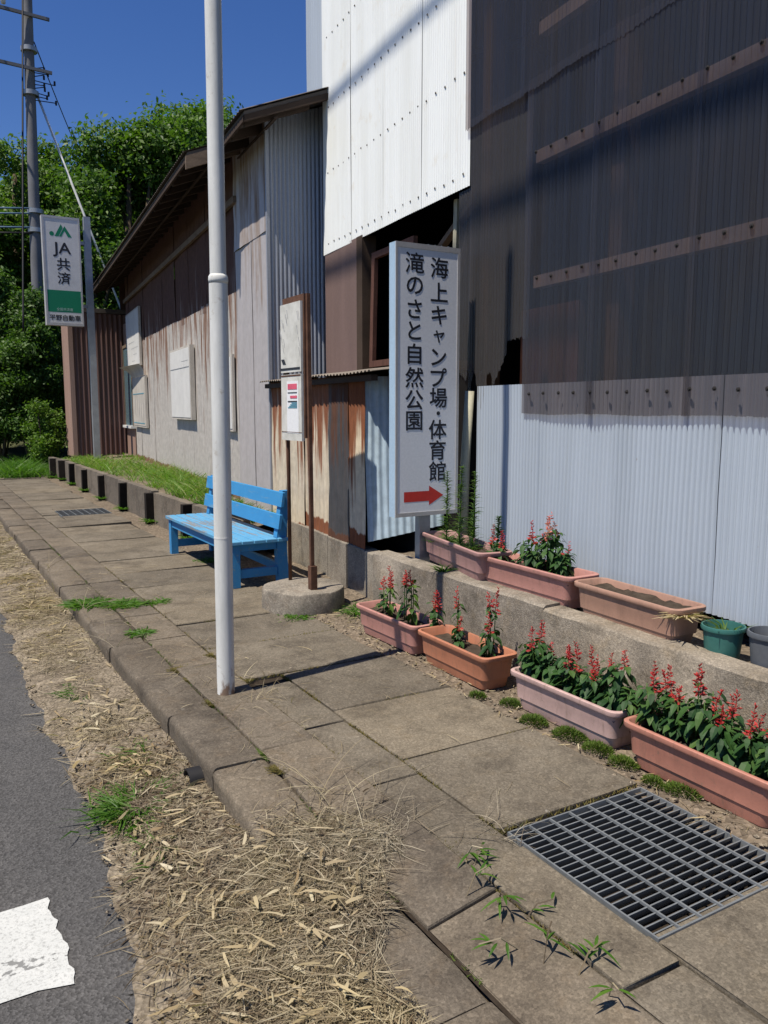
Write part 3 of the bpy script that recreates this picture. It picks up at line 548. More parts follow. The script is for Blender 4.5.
# ------------------------------------------------------------------ boards on the barn wall
def board(name, a0, a1, z0, z1, label, mat='white_board', th=.04, mark=None, tilt=0):
    t = thing(name, P((a0+a1)/2, BO-.02, z0), label, 'board', 'notice boards on the barn wall')
    f = lambda a, o, z: P(a+tilt*(z-z0), o, z)
    MB().box(a0, a1, BO-.02-th, BO-.02, z0, z1, f, 0).build('box', 'stained_board', t)
    MB().box(a0+.03, a1-.03, BO-.026-th, BO-.0205-th, z0+.03, z1-.03, f).build('sheet', mat, t)
    if mark: mark(t, f, BO-.030-th)
    return t
def m1(t, f, o):
    MB().box(10.98, 12.33, o, o+.003, 1.912, 1.922, f).build('torn_edge', 'grey_ink', t); MB().box(11.02, 11.5, o+.002, o+.003, 2.0, 2.004, f).build('crease', 'grey_ink', t)
board('notice_board', 10.93, 12.38, 1.2, 2.2, 'large blank white board in the middle of the barn wall', th=.06, mark=m1)
def m2(t, f, o):
    for k in range(5): MB().box(15.7+random.uniform(0, .5), 17.1-random.uniform(0, .9), o+.002, o+.003, 2.26+.12*k, 2.266+.12*k, f).build('faded_line', 'grey_ink', t)
board('notice_board', 15.55, 17.3, 2.15, 3.22, 'upper white board near the far end of the barn, half in eave shadow', mark=m2)
def m3(t, f, o):
    for k in range(5):
        MB().box(15.3+.25*k, 15.31+.25*k, o, o+.003, 1.08, 1.62, f).build('faded_line', 'grey_ink', t)
    MB().box(15.2, 16.6, o, o+.003, 1.62, 1.635, f).box(15.2, 16.6, o, o+.003, 1.07, 1.085, f).build('faded_border', 'blue_ink', t)
b3 = board('notice_board', 15.05, 16.7, 1.0, 1.95, 'lower stained board with a curled top beside the teal window', 'stained_board', .04, m3)
V = []; 
for i in range(9):
    for j in range(5):
        a = 15.05+1.65*i/8; z = 1.95+.30*j/4; V.append(P(a+.15*j/4*(i/8), BO-.07-.22*(j/4)**1.6*(.4+.6*i/8), z-.10*(j/4)**2))
link('curled_top', npmesh('curled_top', V, [(i*5+j, (i+1)*5+j, (i+1)*5+j+1, i*5+j+1) for i in range(8) for j in range(4)]), 'stained_board', b3, True)
board('notice_board', 8.82, 9.5, 1.1, 1.95, 'narrow white board on the barn wall just behind the white pole', th=.03)

# ------------------------------------------------------------------ white pole
px, py = 1.222, 3.58
wp = thing('white_pole', (px, py, 0), 'tall white painted steel pole standing in the sidewalk edge', 'pole')
def lean_pole(z): return (px+.006*z, py-.004*z, z)
MB().tube([lean_pole(-.08), lean_pole(.5), lean_pole(1.2), lean_pole(1.93)], .042, 24).build('lower_tube', 'white_pole_paint', wp, True, True)
MB().tube([lean_pole(1.915), lean_pole(1.93), lean_pole(1.945), lean_pole(1.955)], [.0425, .0445, .0435, .037], 24).build('collar', 'white_pole_paint', wp, True)
MB().tube([lean_pole(1.95), lean_pole(3.5), lean_pole(6.2)], [.0365, .036, .035], 24).build('upper_tube', 'white_pole_paint', wp, True, True)
MB().tube([lean_pole(.755), lean_pole(.762)], .0428, 24).build('weld_ring', 'white_board', wp, True, True)

# ------------------------------------------------------------------ blue bench
be = thing('wooden_bench', (2.27, 6.55, 0), 'blue painted wooden slat bench with two backrest boards', 'bench')
Y0, Y1 = 5.70, 7.42; SZ = .362
for i, x in enumerate((2.00, 2.097, 2.194, 2.291, 2.388)):
    m = MB().box(x, x+.088, Y0-.03, Y1+.03, SZ-.026, SZ, None, .006); m.build('seat_slat', 'worn_seat_paint' if i else 'worn_seat_paint', be)
for y in (Y0, Y1-.07):
    MB().box(2.02, 2.085, y, y+.07, 0, SZ-.027).build('leg', 'blue_paint', be)
    m = MB().box(2.40, 2.465, y, y+.07, 0, .72); m.v = [(x+.10*max(0, z-.34)/.38+(.02 if z < .1 else 0), yv, z) for x, yv, z in m.v]
    m = MB(); pr = [(2.40, 2.485, 0), (2.385, 2.465, SZ), (2.44, 2.50, .725)]
    m.loft([[(a, y, z), (b, y, z), (b, y+.07, z), (a, y+.07, z)] for a, b, z in pr]); m.build('leg', 'blue_paint', be)
    MB().box(2.086, 2.384, y+.012, y+.058, .275, .333).build('seat_rail', 'blue_paint', be)
    MB().box(2.086, 2.392, y+.012, y+.058, .07, .135).build('stretcher', 'blue_paint', be)
MB().box(2.03, 2.06, Y0+.071, Y1-.071, .26, .334).build('front_apron', 'blue_paint', be)
MB().box(2.41, 2.44, Y0+.071, Y1-.071, .09, .15).build('long_stretcher', 'blue_paint', be)
for z0, z1 in ((.435, .545), (.605, .715)):
    m = MB().box(0, .022, Y0-.05, Y1+.05, z0, z1, None, .003); m.v = [(x+2.385+(z-SZ)*.155-.018, y, z) for x, y, z in m.v]; m.build('backrest_slat', 'blue_paint', be)

# ------------------------------------------------------------------ bus stop
bs = thing('bus_stop_sign', (2.28, 4.99, 0), 'rusty two-post bus stop with two faded timetable boards on a round concrete foot', 'bus stop')
rings = []; 
for r_, z in ((.285, -.02), (.288, .03), (.285, .118), (.28, .130), (.27, .135), (.02, .138)):
    rings.append([(2.28+r_*math.cos(2*math.pi*k/28)*(1+.012*math.sin(k*2.1)), 4.99+r_*math.sin(2*math.pi*k/28)*(1+.012*math.cos(k*1.7)), z+.003*math.sin(k*1.3)) for k in range(28)])
MB().loft(rings).build('foot', 'footing', bs, True, True)
MB().tube([(2.275, 5.20, .13), (2.275, 5.20, 1.2), (2.275, 5.205, 2.09)], .014, 8).build('post', 'rusty_iron', bs, True)
MB().box(2.268, 2.293, 4.828, 4.853, .13, 2.1, lambda x, y, z: (x, y+.02*(z/2.1), z)).build('post', 'rusty_iron', bs)
MB().box(2.258, 2.304, 4.812, 4.862, .13, .30).build('post_socket', 'rusty_iron', bs)
MB().box(2.255, 2.275, 4.87, 5.215, 2.05, 2.10).box(2.255, 2.275, 5.195, 5.22, 1.16, 2.05).box(2.255, 2.275, 4.87, 4.895, 1.16, 2.05).build('frame', 'rusty_iron', bs)
for z0, z1, lb in ((1.60, 2.055, None), (1.14, 1.585, None)):
    bb = MB().box(2.236, 2.253, 4.885, 5.215, z0, z1, None, .0).build('timetable_board', 'paper_board', bs)
    if z0 > 1.5:
        MB().box(2.234, 2.2355, 4.9, 5.22, 1.615, 1.63).build('printed_line', 'black_ink', bb)
        MB().box(2.234, 2.2355, 5.14, 5.19, 1.655, 1.69, lambda x, y, z: (x, y+(z-1.67)*.8, z)).build('printed_mark', 'black_ink', bb)
        tp = [(random.uniform(4.9, 5.22), random.uniform(1.72, 2.0)) for _ in range(14)]
        m = MB()
        for y, z in tp: m.box(2.2345, 2.2355, y-.003, y+.003, z-.03, z+.03, lambda x, yy_, zz, y=y, z=z: (x, yy_+(zz-z)*.3, zz))
        tag(m.build('faded_print', 'grey_ink', bb), kind='stuff')
    else:
        MB().box(2.2345, 2.2355, 4.93, 5.12, 1.19, 1.54).build('printed_sheet', 'sign_white', bb)
        MB().box(2.2325, 2.234, 4.95, 5.10, 1.485, 1.522).box(2.2325, 2.234, 4.95, 5.06, 1.425, 1.443).build('printed_mark', 'pink_ink', bb)
        MB().box(2.2325, 2.234, 4.95, 5.10, 1.40, 1.408).box(2.2325, 2.234, 4.95, 5.10, 1.46, 1.466).build('printed_line', 'black_ink', bb)
        m = MB()
        for k in range(4): m.box(2.2325, 2.234, 4.95, 5.10-.02*k, 1.36+.010*k, 1.366+.010*k)
        m.build('printed_text', 'blue_ink', bb)
        MB().box(2.234, 2.2355, 4.885, 5.215, 1.195, 1.199).box(2.234, 2.2355, 4.89, 5.21, 1.572, 1.582).build('clip', 'rusty_iron', bb)

# ------------------------------------------------------------------ the camp-site sign
sg = thing('direction_sign', (2.81, 4.30, .35), 'tall white board with vertical Japanese lettering and a red arrow', 'sign')
X0, X1, YF, Z0, Z1 = 2.579, 3.053, 4.25, .677, 2.355
MB().box(X0, X1, YF+.004, YF+.075, Z0, Z1).build('case', 'sign_side', sg)
fm = .026
MB().box(X0-.001, X0+fm*.5, YF-.004, YF+.003, Z0, Z1).box(X1-fm*.7, X1+.001, YF-.004, YF+.003, Z0, Z1).box(X0+fm*.5, X1-fm*.7, YF-.004, YF+.003, Z1-fm*1.2, Z1).box(X0+fm*.5, X1-fm*.7, YF-.004, YF+.003, Z0, Z0+fm).build('frame', 'sign_frame', sg)
MB().box(X0+fm*.5, X1-fm*.7, YF-.0005, YF+.003, Z0+fm, Z1-fm*1.2).build('panel', 'sign_white', sg)
def sx(px_): return X0+(px_-394)/(458-394)*(X1-X0)
def sz(py_): return Z1-(py_-246)/(514.5-246)*(Z1-Z0)
items = []
def col(chars, px_, ys, size):
    for ch, y in zip(chars, ys): items.append((ch, (sx(px_), YF-.0008, sz(y)), (1, 0, 0), (0, 0, 1), size*(.8 if ch in 'ャ・' else 1)*.93, .016, 1.06))
col('海上キャンプ場', 437, [267, 290.5, 313, 334, 354.5, 374.5, 395], .142)
col('・', 437, [410.5], .142)
col('体育館', 436.5, [427, 448, 469.5], .142)
col('滝のさと自然公園', 412.5, [264.5, 286, 308.5, 329.5, 352, 375, 397, 418], .142)
text_mesh(items, 'lettering', 'black_ink', sg)
ax0, ax1, ay = 402.5, 443, 494.5
pts = [(ax0, ay-5.2), (428, ay-5.2), (428, ay-10.5), (ax1, ay), (428, ay+9.5), (428, ay+5.2), (ax0, ay+5.2)]
MB().add([(sx(x), YF-.0012, sz(y)) for x, y in pts], [tuple(reversed(range(7)))]).build('arrow', 'red_ink', sg)
MB().box(2.775, 2.855, 4.27, 4.325, .2, Z0+.002).build('post', 'galvanised', sg)
m = MB()
for k in range(4): m.tube([(2.84+.05*k, 4.29, Z1), (2.84+.05*k, 4.29, Z1+.012)], .006, 6)
m.build('screw_heads', 'steel', sg)

# ------------------------------------------------------------------ the far roadside sign
js = thing('roadside_sign', (3.19, 16.83, .3), 'white and green roadside sign on a grey post in front of the brown annex', 'sign')
X0, X1, YF, Z0, Z1 = 2.36, 3.04, 16.74, 2.94, 4.97
MB().box(X0, X1, YF+.006, YF+.16, Z0, Z1).build('case', 'sign_frame', js)
MB().box(X0, X0+.035, YF-.006, YF+.005, Z0, Z1).box(X1-.03, X1, YF-.006, YF+.005, Z0, Z1).box(X0+.035, X1-.03, YF-.006, YF+.005, Z1-.04, Z1).box(X0+.035, X1-.03, YF-.006, YF+.005, Z0, Z0+.05).build('frame', 'sign_frame', js)
MB().box(X0+.035, X1-.03, YF, YF+.004, Z0+.05, Z1-.04).build('panel', 'white_board', js)
MB().box(X0+.04, X1-.035, YF-.0012, YF+.001, 3.19, 3.60).build('green_band', 'green_ink', js)
xm = (X0+X1)/2; yl = YF-.0015
m = MB()
m.add([(xm-.05, yl, 4.60), (xm-.12, yl, 4.60), (xm+.0, yl, 4.83), (xm+.035, yl, 4.765)], [(0, 1, 2, 3)])
m.add([(xm+.0, yl, 4.60), (xm+.06, yl, 4.71), (xm+.12, yl, 4.60), (xm+.19, yl, 4.60), (xm+.065, yl, 4.80), (xm-.04, yl, 4.60)], [(0, 5, 4, 1), (1, 4, 3, 2)])
c = [(xm-.17+.042*math.cos(k*math.pi/6), yl, 4.642+.042*math.sin(k*math.pi/6)) for k in range(12)]; m.add(c, [tuple(range(12))])
m.build('emblem', 'green_ink', js)
xr, zu = (1, 0, 0), (0, 0, 1)
text_mesh([('JA', (xm, yl, 4.355), xr, zu, .29, .018, 1.12), ('共', (xm+.015, yl, 4.09), xr, zu, .245, .018, 1.05), ('済', (xm+.015, yl, 3.83), xr, zu, .235, .018, 1.05)], 'lettering', 'black_ink', js)
text_mesh([('平野自動車', (xm, yl, 3.085), xr, zu, .115, .022, 1.0)], 'small_lettering', 'black_ink', js)
text_mesh([('全国共済連', (xm, yl-.0005, 3.245), xr, zu, .06, .01, 1.0)], 'band_lettering', 'pale_ink', js)
MB().box(3.13, 3.25, 16.78, 16.90, -.1, 5.03).build('post', 'galvanised', js)
MB().box(3.04, 3.13, 16.80, 16.86, 3.3, 3.36).box(3.04, 3.13, 16.80, 16.86, 4.5, 4.56).build('bracket', 'galvanised', js)

# ------------------------------------------------------------------ utility pole and cables
up = thing('utility_pole', (3.0, 22, 0), 'tall grey concrete utility pole with cross arms in front of the trees', 'utility pole')
MB().tube([(2.86, 22, -.2), (2.95, 22, 6), (3.08, 22, 12.6)], [.15, .13, .105], 14).build('shaft', 'pole_concrete', up, True, True)
for z in (10.68, 9.47): MB().bar((.9, 21.85, z+.04), (3.5, 21.85, z-.06), .06, .07).build('cross_arm', 'pole_concrete', up)
for z in (9.9, 8.9, 6.15, 5.7): MB().tube([(3.03-.014*(10-z), 22, z-.05), (3.03-.014*(10-z), 22, z+.05)], .19, 12).build('band', 'galvanised', up, True, True)
m = MB()
for k in range(9):
    x = 3.2+random.uniform(0, .45); z = 8.75+k*.09; m.tube([(3.1, 21.95, z), (x, 21.9, z+random.uniform(-.06, .06))], .012, 5).tube([(x, 21.9, z-.05), (x, 21.9, z+.05)], .024, 6)
m.build('insulators', 'cable_black', up)
for x in (1.0, 1.6, 1.9, 2.5): MB().tube([(x, 21.85, 10.75), (x, 21.85, 10.85), (x, 21.85, 10.95)], [.05, .06, .03], 8).build('insulator', 'white_board', up, True)
def cable(p, q, sag, r_, mat, label):
    p, q = Vector(p), Vector(q); n = 24; pts = [p.lerp(q, i/n)-Vector((0, 0, sag*4*(i/n)*(1-i/n))) for i in range(n+1)]
    return tag(MB().tube(pts, r_, 6).build('overhead_cable', mat, None, True), label, 'cable', 'overhead cables')
dirw = Vector((AX, AY, 0))
c0 = Vector((-.22, 4.9, 10.2)); cable(c0+dirw*17.1, c0-dirw*30, .25, .035, 'cable_black', 'black power cable passing overhead along the road, nearest the road')
c0 = Vector((.12, 4.9, 10.95)); cable(c0+dirw*17.1, c0-dirw*30, .25, .028, 'cable_black', 'black power cable passing overhead along the road, nearest the buildings')
for k, (z0, z1, mt) in enumerate(((6.20, 6.45, 'cable_blue'), (6.08, 6.2, 'cable_blue'), (5.75, 6.1, 'cable_blue'), (5.62, 5.9, 'cable_black'))):
    cable((2.9, 21.9, z0), (-14, 25, z1), .35, .022, mt, ('topmost bluish cable leaving the pole to the left', 'second bluish cable below the topmost one on the pole', 'third cable on the pole, above the lowest black one', 'lowest black cable leaving the pole to the left')[k])
cable((3.15, 22, 10.1), (9, 40, 9.4), .3, .014, 'cable_black', 'thin dark cable running from the pole to the trees behind')
cable((3.0, 21.9, 12.2), (2.2, 19, 3.0), -.1, .02, 'cable_black', 'dark cable running down beside the pole')
gw = tag(MB().tube([(3.12, 22, 9.0), (4.57, 22, 4.95), (6.2, 22, .4)], .028, 6).build('guy_wire', 'guy_white', None, True), 'white sheathed guy wire slanting down from the utility pole', 'wire')

# ------------------------------------------------------------------ planters and buckets
def rring(L, w, r, z, cx, cy, rot=0, n=4):
    pts = []
    for sx_, sy_, a0 in ((1, 1, 0), (-1, 1, 90), (-1, -1, 180), (1, -1, 270)):
        for k in range(n+1):
            a = R(a0+90*k/n); pts.append((sx_*(w/2-r)+r*math.cos(a), sy_*(L/2-r)+r*math.sin(a)))
    c, s_ = math.cos(rot), math.sin(rot); return [(cx+x*c-y*s_, cy+x*s_+y*c, z) for x, y in pts]
PG = 'flower planters along the wall'
def planter(cx, cy, z, mat, label, L=.65, w=.225, h=.175, rot=0, broken=False, soilz=.75):
    t = thing('planter', (cx, cy, z), label, 'planter', PG)
    g = lambda L_, w_, r_, zz: rring(L*L_, w*w_, r_, z+zz, cx, cy, rot)
    rings = [g(.84, .66, .03, 0), g(.845, .67, .03, .004), g(.93, .86, .035, h*.80), g(.935, .865, .035, h*.84), g(.945, .875, .035, h*.88)]
    MB().loft(rings, True, False).build('body', mat, t, True, True)
    rim = [g(.945, .875, .035, h*.86), g(.99, .965, .04, h*.865), g(1, .99, .042, h*.90), g(1, .985, .042, h*.98), g(.985, .955, .04, h), g(.95, .87, .035, h), g(.935, .84, .03, h*.97), g(.90, .78, .03, h*.3)]
    m = MB().loft(rim, False, False)
    if broken:
        n = len(rim[0]); c, s_ = math.cos(rot), math.sin(rot)
        for i, v in enumerate(m.v):
            ly = v[1]-cy; lx = v[0]-cx
            if lx < -.05 and -.17 < ly < -.11 : m.v[i] = (v[0]+.03, v[1], v[2]-.05)
        keep = []
        m.f = [f for f in m.f if not (all(m.v[i][0]-cx < -.03 for i in f) and -.22 < sum(m.v[i][1] for i in f)/len(f)-cy < -.04 and False)]
    m.build('rim', mat, t, True, True)
    # soil
    xs = np.linspace(-.39, .39, 7); ys = np.linspace(-.455, .455, 22); c, s_ = math.cos(rot), math.sin(rot)
    V = [(cx+x*w*c-y*L*s_, cy+x*w*s_+y*L*c, z+h*soilz+random.uniform(-.008, .010)) for y in ys for x in xs]
    link('soil', npmesh('soil', V, [(r*7+k, r*7+k+1, (r+1)*7+k+1, (r+1)*7+k) for r in range(21) for k in range(6)]), 'planter_soil', t, True)
    return t
p1 = planter(2.385, 3.90, 0, 'pink_plastic', 'pink planter nearest the bus stop in the lower row', rot=.03)
p2 = planter(2.385, 3.235, 0, 'orange_plastic', 'orange planter second from the bus stop in the lower row', L=.62, rot=-.01)
p3 = planter(2.40, 2.45, 0, 'pale_pink_plastic', 'pale pink planter full of red salvias, third in the lower row', rot=.02)
p4 = planter(2.385, 1.755, 0, 'salmon_plastic', 'salmon planter beside the drain grating, nearest the camera', L=.66, rot=0)
u1 = planter(2.825, 3.86, .393, 'mauve_plastic', 'mauve planter with tall weeds on the ledge below the white sign', L=.86, rot=-.188)
u2 = planter(2.80, 3.19, .37, 'pink_plastic', 'pink planter in the middle of the upper ledge with one salvia bush', L=.76)
u3 = planter(2.775, 2.475, .36, 'tan_plastic', 'bare tan planter with a cracked rim on the upper ledge', L=.66, w=.20, rot=-.06, soilz=.86, broken=True)
def bucket(name, cx, cy, z, r0, r1, h, mat, label, tilt=0):
    t = thing(name, (cx, cy, z), label, 'bucket'); n = 22
    f = lambda r_, zz: [(cx+r_*math.cos(2*math.pi*k/n)+tilt*zz, cy+r_*math.sin(2*math.pi*k/n), z+zz+tilt*r_*math.cos(2*math.pi*k/n)*.0) for k in range(n)]
    MB().loft([f(r0, 0), f(r1*.97, h*.86), f(r1*.97, h*.88)], True, False).build('body', mat, t, True, True)
    MB().loft([f(r1*.97, h*.86), f(r1*1.07, h*.87), f(r1*1.09, h*.93), f(r1*1.06, h), f(r1*.98, h), f(r1*.9, h*.6)], False, False).build('rim', mat, t, True, True)
    MB().loft([f(r1*.92, h*.70), f(.01, h*.72)]).build('soil', 'planter_soil', t)
    return t
b1 = bucket('bucket', 2.78, 2.02, .355, .066, .080, .135, 'green_plastic', 'dark green plastic pot with a sprout on the upper ledge')
b2 = bucket('bucket', 2.80, 1.83, .355, .060, .080, .15, 'grey_plastic', 'dented grey plastic pot at the right end of the upper ledge', .06)

# ------------------------------------------------------------------ plants
def leaf(m, p, d, L, w, droop=.3, fold=.18):
    d = Vector(d).normalized(); s_ = d.cross(Vector((0, 0, 1)))
    if s_.length < .05: s_ = Vector((1, 0, 0))
    s_.normalize(); u = s_.cross(d); p = Vector(p); c = lambda t: p+d*(L*t)-Vector((0, 0, 1))*(droop*L*t*t)
    q = [(0, .0), (.25, .42), (.55, .45), (.82, .22)]
    vs = [c(0)]+[c(t)+s_*w*k*sg_+u*w*fold*k for t, k in q[1:] for sg_ in (-1, 1)]+[c(.25), c(.55), c(.82), c(1)]
    m.add(vs, [(0, 7, 1), (0, 2, 7), (1, 7, 8, 3), (7, 2, 4, 8), (3, 8, 9, 5), (8, 4, 6, 9), (5, 9, 10), (9, 6, 10)])
def floret(m, p, d, L, w):
    d = Vector(d).normalized(); a = d.orthogonal().normalized(); b = d.cross(a); p = Vector(p)
    m.add([p]+[p+d*L*.6+(a*math.cos(t)+b*math.sin(t))*w for t in (0, 2.1, 4.2)]+[p+d*L], [(0, 2, 1), (0, 3, 2), (0, 1, 3), (1, 2, 4), (2, 3, 4), (3, 1, 4)])
def spike(p, top, n, r_, parent, mat):
    m = MB(); p, top = Vector(p), Vector(top); ax = top-p; wh = max(4, int(ax.length/.0125)); bow = Vector((random.uniform(-.01, .01), random.uniform(-.01, .01), 0))
    for k in range(wh):                                   # whorls of tubular florets round the stalk
        t = (k+.3)/wh; c = p+ax*t+bow*math.sin(t*3); a0 = random.uniform(0, 6.28); nf = random.choice((3, 4, 5, 6, 6)) if t < .8 else 4
        for j in range(nf):
            if random.random() < .22: continue
            a = a0+6.28*j/nf+random.uniform(-.3, .3); tl = random.uniform(-.35, .75)+1.1*t*t; rr = r_*(1.1-.62*t)*random.uniform(.55, 1.3)
            floret(m, c+Vector((0, 0, random.uniform(-.004, .004))), (math.cos(a), math.sin(a), tl), rr, rr*.2)
    m.tube([p, p.lerp(top, .5)+bow, top], [.002, .0015, .001], 4); m.build('flower_spike', mat, parent)
SV = 'red salvia plants in the planters'
def salvia(x, y, z, h, label, bush=1.0, spikes=2, lm='salvia_leaf', fm_='salvia_red', nl=58):
    h *= 1.22; h *= random.uniform(.82, 1.12)
    t = thing('salvia_plant', (x, y, z), label, 'flower', SV); st = MB(); lf = MB(); tips = []
    nb = max(2, int(3.6*bush)+1)
    for b in range(nb):
        a = random.uniform(0, 6.28); sp = .05*bush*random.uniform(.3, 1.1)*(b > 0); hh = h*random.uniform(.72, 1.0) if b else h
        base = Vector((x+random.uniform(-.01, .01), y+random.uniform(-.01, .01), z-.02)); tip = Vector((x+sp*math.cos(a), y+sp*1.2*math.sin(a), z+hh)); mid = base.lerp(tip, .5)+Vector((sp*.3*math.cos(a), sp*.3*math.sin(a), 0))
        st.tube([base, mid, tip], [.004, .0035, .0022], 5); tips.append(tip)
        k = int(nl*bush/nb*1.4)+3
        for i in range(k):
            tt = random.uniform(.18, 1)**.8; q = base.lerp(mid, tt*2) if tt < .5 else mid.lerp(tip, tt*2-1); a2 = random.uniform(0, 6.28); L = random.uniform(.036, .060)*(1.15-.45*tt)*(.85+.25*bush)
            q2 = q+Vector((math.cos(a2), math.sin(a2), .25))*random.uniform(.008, .03)*bush; leaf(lf, q2, (math.cos(a2), math.sin(a2), random.uniform(-.75, .45)), L, L*.66, random.uniform(.2, .9))
    st.build('stem', 'salvia_pale_leaf', t, True); lf.build('foliage', lm, t)
    random.shuffle(tips)
    for tip in tips[:spikes]:
        L = random.uniform(.05, .12)*(1 if bush > .6 else 1.1); spike(tip-Vector((0, 0, .012)), tip+Vector((random.uniform(-.015, .015), random.uniform(-.015, .015), L)), int(34+L*260), .026, t, fm_)
    return t
ordw = ['first', 'second', 'third', 'fourth', 'fifth', 'sixth', 'seventh', 'eighth', 'ninth']
for i, (y, h, b, s_) in enumerate(((4.08, .12, .45, 1), (3.98, .16, .5, 2), (3.86, .18, .45, 2), (3.74, .20, .5, 1), (3.60, .13, .7, 2))):
    salvia(2.41+random.uniform(-.03, .03), y, .13, h, f'{ordw[i]} thin salvia from the left in the pink planter nearest the bus stop', b, s_, 'salvia_pale_leaf' if i in (1, 3) else 'salvia_leaf', nl=30)
for i, (y, h, b, s_) in enumerate(((3.36, .18, .35, 1), (3.30, .10, .45, 1), (3.10, .20, .5, 2), (3.06, .12, .6, 1))):
    salvia(2.41+random.uniform(-.04, .03), y, .13, h, f'{ordw[i]} thin salvia from the left in the orange planter', b, s_, 'salvia_leaf', nl=26)
for i, (y, h, b, s_) in enumerate(((2.70, .15, 1.2, 2), (2.60, .12, 1.0, 1), (2.50, .15, 1.2, 3), (2.37, .13, 1.2, 2), (2.25, .15, 1.25, 2), (2.16, .10, .8, 0))):
    salvia(2.42+random.uniform(-.03, .02), y, .13, h, f'{ordw[i]} bushy salvia from the left in the pale pink planter', b, s_)
for i, (y, h, b, s_) in enumerate(((2.0, .15, 1.15, 3), (1.90, .12, .9, 2), (1.80, .16, 1.2, 3), (1.69, .16, 1.2, 3), (1.60, .13, 1.1, 2), (1.49, .15, 1.25, 2))):
    salvia(2.42+random.uniform(-.03, .02), y, .13, h, f'{ordw[i]} bushy salvia from the left in the salmon planter by the grating', b, s_)
salvia(2.80, 3.50, .50, .10, 'small salvia hanging over the left end of the pink upper planter', .8, 2)
salvia(2.82, 3.24, .50, .16, 'left half of the salvia clump in the pink upper planter', 1.15, 3)
salvia(2.84, 3.13, .50, .17, 'middle of the salvia clump in the pink upper planter, with faded flowers', 1.1, 3, fm_='salvia_faded')
salvia(2.83, 3.03, .50, .13, 'right end of the salvia clump in the pink upper planter', .9, 1)
# tall feathery weeds in the mauve planter
for i, (x, y, h) in enumerate(((2.84, 4.06, .46), (2.84, 3.93, .50), (2.83, 3.78, .48), (2.84, 3.56, .24))):
    t = thing('tall_weed', (x, y, .49), ('leftmost tall feathery weed in front of the red arrow', 'second tall feathery weed in the mauve planter', 'third tall feathery weed against the pale blue sheet', 'short greyish weed at the right end of the mauve planter')[i], 'weed', 'tall weeds in the mauve planter')
    tip = Vector((x+random.uniform(-.02, .02), y+random.uniform(-.02, .02), .51+h)); MB().tube([(x, y, .48), tip], [.004, .002], 5).build('stem', 'weed_green', t)
    n = 300; tt = rng.uniform(.02, 1, n); base = np.array([x, y, .49])+(np.array(tip)-np.array([x, y, .49]))*tt[:, None]; a = rng.uniform(0, 6.28, n); d = unit(np.stack([np.cos(a), np.sin(a), rng.uniform(.3, 1.0, n)], 1))
    V, F = strips(base, d, np.tile([0, 0, -.35], (n, 1)), rng.uniform(.05, .105, n)*(1.15-.8*tt), np.full(n, .0055), 2); link('foliage', npmesh('foliage', V, F), 'salvia_pale_leaf' if i < 3 else 'salvia_leaf', t)
def tuft(x, y, z, r_, n, L, w, mat, name, label, cat, group=None, flat=.4, k=2):
    q = rng.normal(size=(n, 2))*r_*.45; base = np.stack([x+q[:, 0], y+q[:, 1], np.full(n, z)], 1); a = np.arctan2(q[:, 1], q[:, 0])+rng.normal(size=n)*.8
    d = unit(np.stack([np.cos(a)*flat, np.sin(a)*flat, rng.uniform(.3, 1, n)], 1)); V, F = strips(base, d, np.stack([np.cos(a)*.4, np.sin(a)*.4, np.full(n, -.4)], 1), L*rng.uniform(.5, 1.2, n), w*rng.uniform(.6, 1.2, n), k)
    o = bpy.data.objects.new(name, npmesh(name, V-np.array([x, y, z]), F)); o.data.materials.append(MATS[mat]); COL.objects.link(o); o.location = (x, y, z); return tag(o, label, cat, group)
tuft(2.86, 4.12, .51, .07, 160, .09, .006, 'salvia_pale_leaf', 'grass_tuft', 'grassy tuft at the left end of the mauve planter', 'grass', 'tufts in the mauve planter')
tuft(2.83, 3.85, .51, .08, 180, .08, .006, 'salvia_pale_leaf', 'grass_tuft', 'grassy tuft in the middle of the mauve planter', 'grass', 'tufts in the mauve planter')
tuft(2.66, 3.83, .40, .04, 50, .07, .008, 'weed_green', 'wall_weed', 'small green weed on the retaining wall top below the mauve planter', 'weed')
tuft(2.79, 2.0, .44, .03, 30, .11, .008, 'salvia_pale_leaf', 'sprout', 'pale sprout growing in the green pot', 'plant', flat=.15)
tuft(2.72, 2.17, .50, .035, 90, .07, .010, 'dry_leaf', 'dried_stalks', 'pale dried stalks hanging over the bare tan planter', 'plant', flat=1.2)
